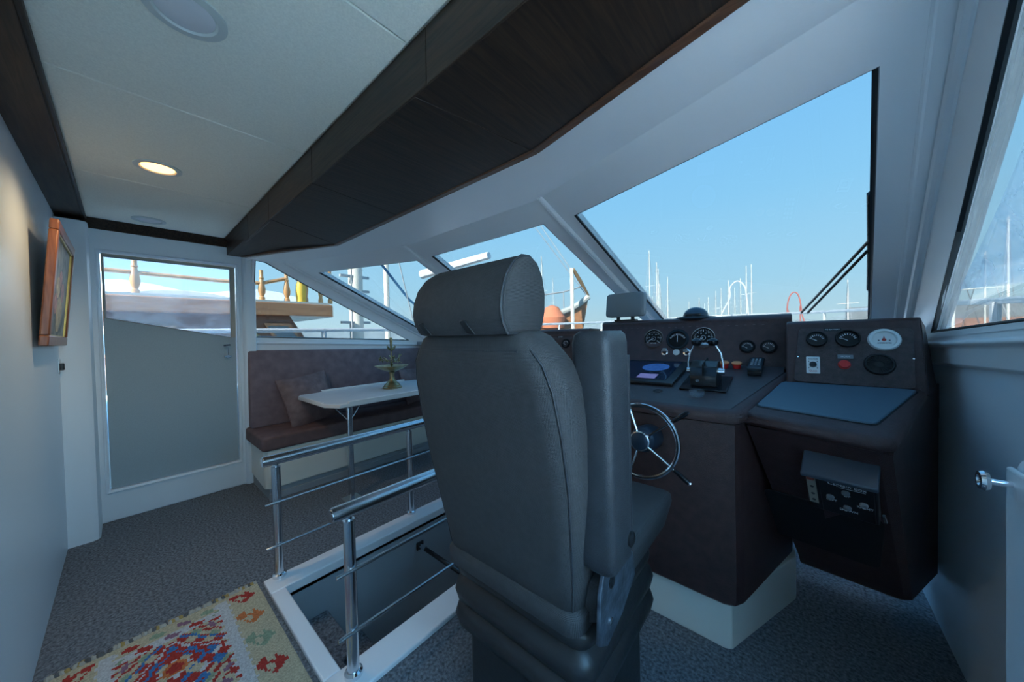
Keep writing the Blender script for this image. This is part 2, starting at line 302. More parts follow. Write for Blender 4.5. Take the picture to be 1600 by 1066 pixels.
# --- side walls: lower vertical part, sill ledge, leaning window band
def sillz(y): return 1.262-.045*y
YE = 2.62
def side(sgn, names, label):
    f = (lambda p: p) if sgn > 0 else mp
    y0 = -.34 if sgn > 0 else .69
    lo = MB().loft([[f((.425, y0 if sgn < 0 else .61, z)), f((.425, YE, z)), f((.53, YE, z)), f((.53, y0 if sgn < 0 else .61, z))] for z in (0, 1.10)])
    if sgn > 0:  # doorway gap added out of view to let more daylight in
        lo.loft([[(.425, -.34, z), (.425, -.09, z), (.53, -.09, z), (.53, -.34, z)] for z in (0, 1.95)]); lo.loft([[(.425, -.09, z), (.425, .61, z), (.53, .61, z), (.53, -.09, z)] for z in (0, .215)])
    struct(names[0], lo, WHITE, label[0])
    sl_ = MB().loft([[f((.425, y, sillz(y)-.125)), f((.405, y, sillz(y)-.115)), f((.402, y, sillz(y)-.055)), f((.385, y, sillz(y)-.045)), f((.39, y, sillz(y)-.036)), f((.412, y, sillz(y)-.030)), f((.425, y, sillz(y)-.002)), f((.53, y, sillz(y)-.002)), f((.53, y, sillz(y)-.125))] for y in (.61 if sgn > 0 else .70, YE)])
    struct(names[1], sl_, GEL, label[1], bevel=.004)
    # leaning band with window opening
    def sp_(y, z): return f((.425-.262*(z-1.19), y, z))
    ya = .70 if sgn < 0 else .61
    yA = ya+.015 if sgn < 0 else .68
    CL = lambda z: f(onl(C2t, C2b, z))
    outer = [sp_(ya, sillz(ya)-.004), f((.415, 2.57, 1.125)), CL(1.51), CL(1.66), CL(1.85), sp_(.80, 1.905), sp_(ya, 1.905)]
    inner = [sp_(yA, sillz(ya)+.004), sp_(2.235, sillz(2.2)+.004), sp_(1.575, 1.472), sp_(1.245, 1.630), sp_(.90, 1.800), sp_(.79, 1.856), sp_(yA, 1.858)]
    nrm = (.965*sgn, 0, .26); band = MB().ring(outer, inner, nrm, .05)
    if sgn > 0: band.loft([[sp_(y, 1.81), sp_(y, 1.93), (.53, y, 1.93), (.53, y, 1.81)] for y in (-.34, .61)])
    struct(names[2], band, GEL, label[2])
    w_ = pane(names[3], inner, nrm, label[3])
    return inner, nrm, w_
inn, nr_, wst = side(1, ('wall_starboard', 'trim_8', 'wall_starboard_upper', 4), ('white starboard wall below the window', 'white moulded sill ledge under the starboard window', 'white frame round the starboard side window', 'starboard side window with wrinkled film'))
inn2, nr2_, wpt = side(-1, ('wall_port_forward', 'trim_9', 'wall_port_upper', 5), ('white port wall behind the bench', 'white sill under the port side window', 'white frame round the triangular port window', 'triangular port side window above the bench'))
def spx(y, z, d=0): return (.425-.262*(z-1.19)+d, y, z)
fm = MB().loft([[spx(1.78, 1.315, dd), spx(1.36, 1.471, dd), spx(1.10, 1.576, dd), spx(.95, 1.70, dd), spx(.60, 1.75, dd), spx(.60, 1.26, dd)] for dd in (.012, .013)])
obj('protective_film', fm, FILM, wst, label='wrinkled translucent film on the pane')
# --- ceiling panels
ce = struct('ceiling', MB().box(-3.62, .45, -.30, 1.0, 2.012, 2.06), PANEL, 'padded pale fabric ceiling')
xs = [-3.475, -2.47, -1.60, -.80, .05, .40]
for a, b in zip(xs, xs[1:]): obj('panel', MB().box(a+.0012, b-.0012, -.135, .525, 1.998, 2.02), PANEL, ce, bevel=.004)
# wood trims
t10 = struct('trim_10', MB().box(-3.62, .45, -.25, -.140, 1.982, 2.012), WENGE, 'dark wood strip along the aft ceiling edge', bevel=.003)
obj('moulding', MB().tube([(-3.50, -.134, 1.990), (.45, -.134, 1.990)], .008, 8), WENGE, t10)
struct('trim_11', MB().loft([[(px(z)+.008 if i < 2 else px(z)+.075, y, z) for i, (y, z) in enumerate(((-.25, 1.945), (.69, 1.945), (.69, 2.0), (-.25, 2.0)))], [(px(z)-.02, y, z) for y, z in ((-.25, 1.945), (.69, 1.945), (.69, 2.0), (-.25, 2.0))]]), WENGE, 'dark wood strip above the grey door', bevel=.003)
# wood valance
VX0, VX1 = -2.40, -.70
val = struct('trim_12', MB().loft([[(-3.62, .55, z), (-2.9, .55, z), (-2.35, .55, z), (-.75, .55, z), (.45, .55, z), (.45, .62, z), (VX1, .93, z), (VX0, .93, z), (-3.40, .66, z)] for z in (1.885, 2.0)]), WENGE, 'dark wood overhead valance')
fx = [(-3.47, 2.0, 1.94, .60), (-2.62, 2.0, 1.852, .535), (-2.15, 2.0, 1.850, .528), (-1.52, 2.0, 1.850, .528), (-.72, 2.0, 1.850, .528), (.40, 2.0, 1.850, .528)]
for a, b in zip(fx, fx[1:]):
    q = [(a[0]+.0008, .528, a[1]), (b[0]-.0008, .528, b[1]), (b[0]-.0008, b[3]-.002, b[2]), (a[0]+.0008, a[3]-.002, a[2])]
    obj('fascia_panel', MB().loft([q, [(p[0], p[1]+.018, p[2]+.004) for p in q]]), WENGE, val, bevel=.002)
def yC(x):   # outer edge of the wood in plan
    if x < VX0: return .966+(x-VX0)*.335
    if x > VX1: return .966-(x-VX1)*.26
    return .966
bx = [-2.415, VX0+.88, VX1, .0, .40]
prev = (-2.15, .530)
pl = [((-2.13, .53), (-1.52, .53), (-1.60, .955), (-2.385, .955)), ((-1.52, .53), (-.78, .53), (-.705, .955), (-1.60, .955)), ((-.78, .53), (.40, .53), (.40, yC(.40)-.01), (-.705, .955))]
for q in pl:
    cx = sum(p[0] for p in q)/4; cy = sum(p[1] for p in q)/4
    q = [(cx+(p[0]-cx)*.9985, cy+(p[1]-cy)*.998) for p in q]
    obj('soffit_panel', MB().prism(q, 1.850, 1.868), WENGE2, val, bevel=.0015)
q = [(-2.135, .532, 1.850), (-2.39, .955, 1.850), (-3.34, .665, 1.884), (-3.43, .61, 1.935), (-2.62, .537, 1.852)]
obj('soffit_panel', MB().loft([q, [(p[0], p[1], p[2]+.018) for p in q]]), WENGE2, val, bevel=.0015)
lip = [(-3.40, .652, 1.880), (VX0, .975, 1.846), (VX1, .975, 1.846), (.40, yC(.40)+.01, 1.846)]
for a, b in zip(lip, lip[1:]):
    d_ = (Vector(b)-Vector(a)).normalized(); nrm = Vector((0, 0, 1)).cross(d_).normalized()
    r_ = []
    for p in (a, b):
        p = Vector(p); r_.append([p-nrm*.020, p+nrm*.010, p+nrm*.012+Vector((0, 0, .034)), p-nrm*.020+Vector((0, 0, .034))])
    obj('lip_moulding', MB().loft(r_), REDWOOD, val, bevel=.004)
# downlights
for i, (x, y, lit, lab) in enumerate(((-1.115, .12, 0, 'unlit round recessed downlight with wide rim in the ceiling'), (-2.195, .125, 1, 'glowing warm recessed ceiling downlight'), (-3.168, .13, 0, 'unlit round recessed downlight nearest the door'))):
    t = thing('ceiling_downlight', (x, y, 1.998), lab, 'ceiling light')
    obj('rim', MB().lathe([(.078, 1.9985), (.078, 1.994), (.060, 1.992), (.056, 1.9965)], (x, y, 0), 40), RINGM, t)
    obj('lens', MB().lathe([(.057, 1.9975), (.050, 1.9945), (.02, 1.9935)], (x, y, 0), 32), LAMP if lit else LAMPO, t)
    if lit:
        L = bpy.data.lights.new('downlight', 'SPOT'); L.energy = 1.1; L.color = (1, .72, .40); L.spot_size = radians(150); L.spot_blend = .6; L.shadow_soft_size = .05
        lo = bpy.data.objects.new('downlight_glow', L); COL.objects.link(lo); lo.parent = t; lo.location = (0, 0, -.012)

# ================================================================== HATCH
ht = MB(); Zb = -1.3
for a in ((HX0-.03, HX0, HY0, HY1), (HX1, HX1+.03, HY0, HY1), (HX0, HX1, HY0-.03, HY0), (HX0, HX1, HY1, HY1+.03)): ht.box(a[0], a[1], a[2], a[3], Zb, -.012)
WELL = mat('well_grey', (.36, .40, .43), .5)
hw = struct('trim_13', ht, WELL, 'grey sides of the companionway well')
hm = thing('hatch_coaming', (-1.565, 1.1, 0), 'white frame round the open companionway hatch', 'hatch frame')
for a in ((-2.005, HX0+.012, .415, HY1+.1), (HX1-.012, -1.125, .415, HY1+.1), (HX0+.012, HX1-.012, .415, HY0), (HX0+.012, HX1-.012, HY1, HY1+.1)):
    obj('coaming_rail', MB().box(a[0], a[1], a[2], a[3], -.03, .018), GEL, hm, bevel=.006, seg=3)
st = thing('companionway_stairs', (-1.565, .6, Zb), 'carpeted companionway steps going down the hatch', 'stairs')
for i in range(4):
    z = -.215-.22*i; y0 = HY0+.002; y1 = HY0+.185+.17*i
    obj('step', MB().box(HX0+.002, HX1-.30+.298*(1 if i else 0), y0, y1, z-.22, z), CARPET, st, bevel=.012, seg=3)
obj('side_block', MB().box(HX1-.298, HX1-.002, HY0+.002, HY0+.11, -.435, -.20), CARPET, st, bevel=.01)
gb = thing('grab_bar', (HX0, 1.225, -.16), 'black grab bar bolted across the companionway well', 'grab bar')
obj('bar', MB().tube([(HX0+.003, 1.225, -.16), (HX1-.003, 1.225, -.16)], .013, 10), BLACKG, gb)
obj('mounting_plate', MB().box(HX0+.001, HX0+.012, 1.20, 1.25, -.185, -.135), BLACK, gb, bevel=.003)
obj('ferrule', MB().tube([(HX0+.012, 1.225, -.16), (HX0+.07, 1.225, -.16)], .015, 12), CHROME, gb)
def rail(x, ys, zt, label, ends):
    t = thing('hatch_railing', (x, ys[0], .018), label, 'railing')
    for y in ys:
        p = obj('post', MB().tube([(x, y, .018), (x, y, zt-.035)], .0195, 20), STEEL, t)
        obj('base_ring', MB().lathe([(.021, .018), (.030, .018), (.030, .032), (.022, .038)], (x, y, 0), 20), CHROME, p)
        obj('top_stem', MB().tube([(x, y, zt-.036), (x, y, zt-.012)], .012, 12), CHROME, p)
    hr = obj('handrail', MB().tube([(x, ends[0], zt), (x, ends[1], zt)], .0260, 20), STEEL, t)
    obj('end_cap', MB().tube([(x, ends[0]-.004, zt), (x, ends[0]+.004, zt)], .0215, 20), CHROME, hr)
    for z in (.40, .185):
        obj('rod', MB().tube([(x+.024*(1 if x > -1.5 else -1)*0+.022, ys[0]-.055, z), (x+.022, ends[1]-.02, z)], .0068, 10), STEEL, t)
rail(-1.985, (.478, 1.232), .608, 'stainless railing along the hatch on the bench side', (.425, 1.85))
rail(-1.195, (.495, 1.42), .605, 'stainless railing along the hatch beside the helm seat', (.438, 1.50))

# ================================================================== BENCH
bn = thing('bench_seat', (-3.25, 1.4, 0), 'long upholstered bench with white base along the port wall', 'bench')
obj('base', MB().loft([[(-3.52, .675, z), (-3.03, .655, z), (-3.00, .685, z), (-3.00, 2.45, z), (-3.52, 2.45, z)] for z in (.085, .375)]), CREAM, bn, bevel=.012)
obj('toe_kick', MB().box(-3.51, -3.02, .685, 2.44, 0, .085), GREYK, bn)
obj('toe_trim', MB().box(-3.02, -3.008, .68, 2.44, 0, .05), GREYK, bn, bevel=.003)
obj('seat_cushion', MB().box(-3.50, -2.985, .64, 2.45, .375, .485), BENCHS, bn, bevel=.022, seg=4)
obj('backrest', MB().loft([[(-3.515, y, .48), (-3.385, y, .48), (-3.425, y, 1.125-.03*(y-.66)), (-3.515, y, 1.125-.03*(y-.66))] for y in (.662, 2.46)]), BENCH, bn, bevel=.018, seg=3)
def cushion(name, c, u, v, t, m, label):
    M = frame(c, u, v); mb = MB(M); N = 14; hu = Vector(u).length/2; hv = Vector(v).length/2
    for sgn in (1, -1):
        P = []
        for i in range(N+1):
            for j in range(N+1):
                a = i/N*2-1; b = j/N*2-1
                th = t*(1-abs(a)**2.6)**.7*(1-abs(b)**2.6)**.7
                pin = 1-.06*(1-abs(a)**2)*(abs(b)**3); pin2 = 1-.06*(1-abs(b)**2)*(abs(a)**3)
                wr = .006*sin(a*7+b*4)*(1-a*a)*(1-b*b)
                P.append((a*hu*pin2, b*hv*pin, sgn*(th+.003)+wr))
        n = mb.av(P)
        for i in range(N):
            for j in range(N): k = n+i*(N+1)+j; mb.af([k, k+1, k+N+2, k+N+1])
    k = (N+1)**2
    loop = [i*(N+1) for i in range(N+1)]+[N*(N+1)+j for j in range(1, N+1)]+[i*(N+1)+N for i in range(N-1, -1, -1)]+[j for j in range(N-1, 0, -1)]
    for a, b in zip(loop, loop[1:]+loop[:1]): mb.af([a, b, b+k, a+k])
    o = obj(name, mb, m, label=label, cat='cushion')
    e = MB(); e.tube([mb.v[i]*.5+mb.v[i+k]*.5 for i in loop+[loop[0]]], .005, 5, cap=False); obj('piping', e, BENCHS, o); return o
cushion('throw_cushion', (-3.258, 1.05, .69), (-.06, .40, .055), (-.14, -.05, .41), .06, PILLOW, 'dark brown throw cushion leaning at the open end of the bench')
cushion('throw_cushion', (-3.25, 2.12, .675), (-.06, .36, 0), (-.13, 0, .37), .055, PILLOW, 'dark brown throw cushion on the bench behind the helm seat')
# TABLE
tb = thing('dining_table', (-2.6, 1.08, 0), 'white folding table on steel legs before the bench', 'table')
oc = [(-3.13, .925), (-2.59, .925), (-2.465, .985), (-2.465, 2.04), (-2.59, 2.10), (-3.13, 2.10), (-3.255, 2.04), (-3.255, .985)]
top = obj('tabletop', MB().prism(oc, .708, .736), TABLE, tb, bevel=.004)
for q in ((-2.495, -2.465, 1.05, 1.97), (-3.255, -3.225, 1.05, 1.97)): obj('fiddle_rail', MB().box(*q, .732, .750), TABLE, top, bevel=.005)
obj('fiddle_rail', MB().box(-3.08, -2.64, .927, .945, .732, .741), TABLE, top, bevel=.003)
for y in (1.085, 1.93):
    lg = obj('leg', MB().box(-2.568, -2.532, y-.018, y+.018, 0, .708), STEEL, tb, bevel=.006)
    for s in (-1, 1): obj('brace', MB().tube([(-2.55, y+s*.016, .60), (-2.55-.02, y+s*.10, .706)], .004, 8), STEEL, lg)
    obj('foot_plate', MB().box(-2.61, -2.49, y-.06, y+.06, 0, .008), STEEL, lg, bevel=.003)
# compote
cx, cy, cz = -2.87, 1.62, .737
cp = thing('brass_compote', (cx, cy, cz), 'tarnished brass pedestal dish with leafy flower stem on the table', 'ornament')
obj('pedestal', MB().lathe([(.005, cz), (.085, cz), (.087, cz+.01), (.07, cz+.022), (.072, cz+.03), (.045, cz+.055), (.025, cz+.085), (.020, cz+.12), (.028, cz+.145), (.02, cz+.15)], (cx, cy, 0), 28), BRASS, cp)
obj('dish', MB().lathe([(.02, cz+.145), (.05, cz+.158), (.10, cz+.178), (.148, cz+.205), (.150, cz+.210), (.146, cz+.210), (.10, cz+.190), (.02, cz+.172)], (cx, cy, 0), 36), BRASS, cp)
stm = obj('stem', MB().lathe([(.028, cz+.172), (.022, cz+.19), (.008, cz+.20), (.016, cz+.222), (.007, cz+.24), (.006, cz+.35), (.010, cz+.37), (.014, cz+.46), (.012, cz+.468)], (cx, cy, 0), 14), BRASS, cp)
def leafmb(p, dirv, ln, wd, curl):
    dirv = Vector(dirv).normalized(); sd = dirv.cross(Vector((0, 0, 1))).normalized(); mb = MB(); R = []
    for i in range(5):
        t = i/4; c = Vector(p)+dirv*ln*t+Vector((0, 0, curl*t*t)); wv = wd*sin(pi*min(t*.9+.08, 1)); th = Vector((0, 0, .003))
        R.append([c-sd*wv-th, c+sd*wv-th, c+sd*wv+th, c-sd*wv+th])
    return mb.loft(R)
for k in range(4): a = k*pi/2+.4; obj('leaf', leafmb((cx, cy, cz+.345), (cos(a), sin(a), .35), .055, .014, .03), BRASS, stm)
for k in range(7):
    a = k*2*pi/7+random.uniform(-.2, .2); r0 = random.uniform(.05, .095); p = Vector((cx+r0*cos(a), cy+r0*sin(a), cz+.262+random.uniform(-.02, .03)))
    br = obj('branch', MB().tube([(cx, cy, cz+.235), (cx+.04*cos(a), cy+.04*sin(a), cz+.25), tuple(p)], .003, 6), BRASS, cp)
    for j in range(5):
        b = a+random.uniform(-1.6, 1.6); obj('leaf', leafmb(p, (cos(b), sin(b), random.uniform(-.8, 1.4)), random.uniform(.025, .045), .0065, random.uniform(-.02, .02)), BRASS, br)

# ================================================================== AFT WALL ITEMS
pt = thing('framed_painting', (-2.75, -.24, 1.2), 'flower painting in a reddish wood frame on the aft wall', 'picture')
tilt = math.atan2(.043, .54)
M = Matrix.Translation((-2.75, -.232, 1.203)) @ Matrix.Rotation(-tilt, 4, 'X')   # local: x along wall, y out, z up
def fbar(a, b, c, d_, y0, y1): return MB(M).box(a, b, y0, y1, c, d_)
W2, Hh = .35, .545
for a in ((-W2, W2, 0, .045), (-W2, W2, Hh-.045, Hh), (-W2, -W2+.045, .045, Hh-.045), (W2-.045, W2, .045, Hh-.045)): obj('frame_rail', fbar(a[0], a[1], a[2], a[3], 0, .027), FRAMEW, pt, bevel=.005)
for a in ((-W2+.04, W2-.04, .04, .05), (-W2+.04, W2-.04, Hh-.05, Hh-.04), (-W2+.04, -W2+.05, .05, Hh-.05), (W2-.05, W2-.04, .05, Hh-.05)): obj('gilt_slip', fbar(a[0], a[1], a[2], a[3], .005, .022), GOLD, pt, bevel=.002)
cv = obj('canvas', fbar(-W2+.045, W2-.045, .045, Hh-.045, .004, .014), PAINT, pt)
for (x, z, rx, rz, m) in ((-.05, .17, .10, .075, VASE), (-.12, .27, .06, .05, PINKP), (.05, .28, .07, .05, VASE), (-.02, .33, .05, .04, PINKP), (.10, .20, .05, .05, PINKP)):
    obj('painted_flower', MB(M).loft([[(x+rx*cos(2*pi*j/20), yy, z+rz*sin(2*pi*j/20)) for j in range(20)] for yy in (.0138, .0146)]), m, cv)
obj('painted_vase', MB(M).loft([[(-.06, yy, .07), (.02, yy, .07), (.05, yy, .13), (.02, yy, .18), (-.06, yy, .18), (-.09, yy, .13)] for yy in (.0138, .0150)]), VASE, cv)
sw = thing('light_switch', (-3.22, -.246, 1.08), 'small steel light switch on the aft wall', 'switch')
obj('plate', MB().box(-3.26, -3.19, -.247, -.240, 1.04, 1.125), STEEL, sw, bevel=.003); obj('rocker', MB().box(-3.24, -3.215, -.242, -.225, 1.06, 1.10), BLACK, sw, bevel=.004)

# ================================================================== RUG
def kilim():
    cols = dict(c=(.52, .47, .33), w=(.55, .57, .58), r=(.42, .05, .04), b=(.06, .20, .46), o=(.58, .19, .07), g=(.27, .36, .25), p=(.27, .15, .22), t=(.33, .24, .20), n=(.12, .10, .07))
    keys = list(cols); ms = [mat('wool_'+k, v, .95, noise=.25, nscale=160, bump=.6, bscale=220, spec=.1) for k, v in cols.items()]
    x0, x1, y0, y1 = -2.03, -.72, -.215, .395; nx, ny = 150, 76; mb = MB(); n = mb.av([(x0+(x1-x0)*i/nx, y0+(y1-y0)*j/ny, .010+.0015*sin(i*.35)*sin(j*.22)) for i in range(nx+1) for j in range(ny+1)])
    def dia(u, v, cu, cv, ru, rv): return abs(u-cu)/ru+abs(v-cv)/rv
    def tri(x): x = x % 1; return abs(x-.5)*2
    def colour(u, v):   # u along length (m), v from forward edge (m)
        W = y1-y0; vv = min(v, W-v); jag = .010*int(3*tri(u/.045))
        if u < .022: return 'c'
        if vv < .150+jag:                                # side border: cream band with hooked motifs
            k = int((u+.03)/.165); m = (u+.03) % .165-.08; h = vv-.070
            mm = m+h*.5
            body_ = abs(mm)/.060+abs(h)/.048 < 1
            hole = (abs(mm-.018)/.022+abs(h-.006)/.017 < 1) or (mm < -.012 and abs(h+.002) < .010) or (mm > .03 and abs(h-.022) < .007)
            if body_ and not hole: return 'rogrob'[k % 6]
            return 'c' if vv < .112+jag*.6 else 'w'
        if u < .115:                                     # end rows of small lozenges
            row = int((u-.022)/.046); sh = .5*row
            a = ((v/.075+sh) % 1)-.5; b = ((u-.022) % .046)/.046-.5; k = int(v/.075+sh)
            if abs(a+.35*b)*1.5+abs(b)*1.15 < .52: return 'prgpgr'[(k+2*row) % 6]
            return 'c' if row == 0 else 'w'
        p = (u-.115)/.058+(vv)/.046; q = (u-.115)/.058-(vv)/.046; ip, iq = math.floor(p), math.floor(q)
        fp, fq = p-ip, q-iq
        du = ((u-.115) % .36)-.18; dv = vv-.305; R = abs(du)/.18+abs(dv)/.155
        ring = int(R*6.5+.001*ip)
        base = ['w', 'o', 'c', 'b', 'r', 'w', 'r', 'b', 'g', 'c', 'p', 'c', 'n'][min(ring, 12)]
        if (ip+iq) % 2 == 0: return base
        return {'w': 'r', 'o': 'w', 'c': 'r', 'b': 'r', 'r': 'b', 'g': 'c', 'p': 'c', 'n': 'w'}[base] if (ip % 3) else ('c' if base in 'rb' else 'r')
    for i in range(nx):
        for j in range(ny):
            u = (i+.5)/nx*(x1-x0); v = (1-(j+.5)/ny)*(y1-y0); mb.mi = keys.index(colour(u, v)); k = n+i*(ny+1)+j; mb.af([k, k+ny+1, k+ny+2, k+1])
    mb.mi = 0
    r = thing('kilim_rug', (-1.4, .09, 0), 'colourful woven kilim rug with knotted fringe on the carpet', 'rug')
    o = obj('woven_field', mb, ms, r, flat=True, recalc=True)
    md = o.modifiers.new('thick', 'SOLIDIFY'); md.thickness = .006; md.offset = -1
    fm_ = [mat('fringe_a', (.45, .43, .37), .95), mat('fringe_b', (.12, .12, .12), .95), mat('fringe_c', (.42, .29, .10), .95)]
    protos = []
    for q in range(3):
        mb = MB(); s = random.uniform(-.5, .5)
        mb.tube([(0, 0, .008), (-.010, .004*s, .012), (-.018, .010*s, .009), (-.030, .016*s, .005), (-.040, .03*s, .004)], [.005, .009, .006, .0055, .003], 6)
        protos.append(mb)
    mesh = {}
    for j in range(52):
        y = y0+.004+(y1-y0-.008)*j/51; q = j % 3; k = (q, random.choice((0, 0, 1, 2)))
        if k not in mesh:
            o = obj('tassel', protos[q], fm_[k[1]], None); mesh[k] = o.data; bpy.data.objects.remove(o)
        t = bpy.data.objects.new('tassel', mesh[k]); COL.objects.link(t); t.parent = r; t.location = Vector((x0+.002, y, 0))-BASE[r.name]; t.rotation_euler = (0, 0, random.uniform(-.5, .7))
kilim()

# ================================================================== HELM CHAIR
ch = thing('helm_chair', (-.57, .85, 0), 'grey upholstered helm seat with headrest on bellows pedestal', 'seat')
def rrect(x0, x1, y0, y1, z, r, k=5):
    r = min(r, (x1-x0)/2-.001, (y1-y0)/2-.001); P = []
    for cxx, cyy, a0 in ((x1-r, y1-r, 0), (x0+r, y1-r, pi/2), (x0+r, y0+r, pi), (x1-r, y0+r, 3*pi/2)):
        for i in range(k+1): a = a0+pi/2*i/k; P.append((cxx+r*cos(a), cyy+r*sin(a), z))
    return P
KX = -.572
def body(secs, k=5): return MB().loft([rrect(KX+dx-hw, KX+dx+hw, yr, yf, z, r, k) for z, hw, yr, yf, r, dx in secs])
bk = [(.585, .19, .615, .71, .03, 0), (.60, .212, .604, .73, .035, 0), (.66, .222, .592, .735, .045, 0), (.75, .232, .574, .725, .05, 0), (.88, .245, .548, .70, .055, 0), (1.0, .247, .524, .675, .06, 0), (1.09, .240, .506, .655, .06, 0), (1.14, .226, .496, .64, .06, 0), (1.172, .200, .493, .63, .055, 0), (1.196, .180, .494, .62, .05, 0), (1.209, .155, .500, .61, .045, 0), (1.213, .13, .515, .60, .04, 0)]
back = obj('backrest', body(bk), FABRIC, ch, ang=60)
# seam welts on the backrest
for sx in (-1, 1):
    P = [(KX+sx*(hw-r*.30), yr+r*.28-.001, z) for z, hw, yr, yf, r, dx in bk[1:9]]
    obj('seam', MB().tube(P, .0022, 6), FABSIDE, back)
obj('seam', MB().tube([(KX-.16+.032*i, .4945, 1.168) for i in range(11)], .0018, 6), FABSIDE, back)
# headrest: profile lofted along x
prof = [(.481, 1.203), (.468, 1.225), (.463, 1.252), (.468, 1.285), (.482, 1.320), (.505, 1.348), (.53, 1.363), (.556, 1.365), (.580, 1.352), (.597, 1.326), (.605, 1.29), (.603, 1.25), (.594, 1.222), (.580, 1.203)]
py_ = sum(p[0] for p in prof)/len(prof); pz_ = sum(p[1] for p in prof)/len(prof)
R = []
for x, s in ((-.742, .55), (-.738, .74), (-.728, .88), (-.712, .96), (-.69, 1), (-.60, 1.0), (-.50, 1.0), (-.44, 1), (-.425, .985), (-.419, .95), (-.416, .90)): R.append([(x, py_+(y-py_)*s, pz_+(z-pz_)*s) for y, z in prof])
hdm = MB().loft(R); hr_ = obj('headrest', hdm, FABRIC, ch, ang=50)
obj('piping', MB().tube([(-.4235, py_+(y-py_)*.99, pz_+(z-pz_)*.99) for y, z in prof+[prof[0]]], .0028, 6), FABSIDE, hr_)
for x in (-.675, -.525):
    obj('headrest_post', MB().tube([(x, .55, 1.18), (x, .55, 1.22)], .008, 10), CHROME, ch)
    obj('pull_tab', MB().loft([[(x-.012, .478, 1.205), (x+.014, .478, 1.203), (x+.014, .492, 1.203), (x-.012, .492, 1.205)], [(x-.022, .464, 1.232), (x-.002, .462, 1.234), (x-.002, .472, 1.236), (x-.022, .474, 1.234)]]), BLACK, hr_, bevel=.002)
obj('lower_cover', body([(.535, .205, .612, .72, .03, 0), (.548, .218, .600, .73, .035, 0), (.585, .220, .598, .73, .035, 0), (.598, .21, .604, .72, .03, 0)]), FABRIC, ch, ang=60)
arm = MB().loft([rrect(-.362, -.276, .615, .722, z, .02, 4) if 0 else rrect(-.362+a, -.276-a, .618-b+.5*0, .722-b*.6, z, .018, 4) for z, a, b in ((.70, .012, -.01), (.712, .003, 0), (.74, 0, .004), (.95, 0, .010), (1.18, 0, .014), (1.197, .004, .012), (1.205, .014, .006))])
ar = obj('armrest', arm, FABSIDE, ch, ang=40)
obj('armrest_pad', MB().loft([rrect(-.355, -.283, .715, .742, z, .012, 3) for z in (.73, .76, 1.12, 1.15)]), FABSIDE, ar)
obj('hinge_bolt', MB(frame((-.2755, .70, .755), (0, 1, 0), (0, 0, 1))).lathe([(.016, -.004), (.016, .004), (.010, .007)], k=14), BLACK, ar)
seat = MB().loft([rrect(KX-hw, KX+hw, y0, y1, z, r, 5) for z, hw, y0, y1, r in ((.545, .215, .66, 1.15, .03), (.56, .235, .65, 1.175, .03), (.63, .250, .65, 1.205, .03), (.652, .247, .655, 1.203, .028), (.660, .235, .67, 1.19, .024))])
obj('seat_cushion', seat, FABRIC, ch, ang=55)
hp = MB().loft([[(x, .612, .560), (x, .65, .535), (x, .73, .555), (x, .81, .60), (x, .80, .66), (x, .73, .725), (x, .66, .735), (x, .622, .66)] for x in (-.318, -.309)])
hpo = obj('hinge_plate', hp, STEELP, ch, bevel=.002)
for (y, z, r) in ((.672, .662, .013), (.662, .583, .008), (.70, .70, .009)): obj('bolt', MB(frame((-.3095, y, z), (0, 1, 0), (0, 0, 1))).lathe([(r, -.002), (r, .004), (r*.6, .006)], k=12), BLACK if r > .01 else STEEL, hpo)
bl = []
for z, g in ((0, 0), (.30, 0), (.325, .004), (.345, .030), (.372, .036), (.395, .030), (.408, .012), (.42, .030), (.446, .036), (.47, .030), (.485, .010), (.50, .026), (.52, .028), (.535, .020), (.545, .0)): bl.append(rrect(KX-.195-g, KX+.195+g, .655-g, 1.04+g, z, .03+g*.4, 5))
obj('bellows_pedestal', MB().loft(bl), RUBBER, ch, ang=50)
obj('base_plate', MB().box(KX-.24, KX+.24, .62, 1.09, 0, .012), BLACK, ch, bevel=.004)

# ================================================================== CONSOLE
hc = thing('helm_console', (-.5, 1.7, 0), 'brown leatherette helm console with instrument panel', 'console')
obj('plinth', MB().loft([[(-1.05, 1.462, z), (-.215, 1.442, z), (-.192, 1.452, z), (-.012, 1.905, z), (-.01, 1.95, z), (-.05, 2.2, z), (-1.05, 2.2, z)] for z in (0, .19)]), CREAM, hc, bevel=.004)
def sect(z, e, yb=2.3, f=1.40): return [(-.96, f-e+.02, z), (-.215-e*.2, f-e, z), (-.172+e*.4, f+.012-e, z), (-.150+e, f+.045-e, z), (-.02+e*.6, 1.93, z), (-.02, yb, z), (-.96, yb, z)]
obj('body', MB().loft([sect(.185, -.02), sect(.20, -.004), sect(.30, 0), sect(.86, .0)]), LEATH, hc, ang=40)
# padded dash lip and sloped dash top
def dz(y): return .90+(y-1.42)*.198
rim = []
for (e, dzv) in ((0, -.035), (.012, -.030), (.016, -.012), (.010, .002), (-.006, .010), (-.022, .010), (-.026, .004)):
    rim.append([(x, y, dz(max(y, 1.40))+dzv) for x, y, _ in sect(0, e)[:5]])
obj('dash_bolster', MB().loft(rim, cap=False, close=False), LEATH, hc, ang=50)
obj('dash_top', MB().loft([[(x, y, dz(y)+dv) for x, y in ((-.96, 1.435), (-.225, 1.42), (-.19, 1.437), (-.045, 1.93), (-.045, 2.06), (-.96, 2.06))] for dv in (-.03, .003)]), DASHT, hc, bevel=.003)
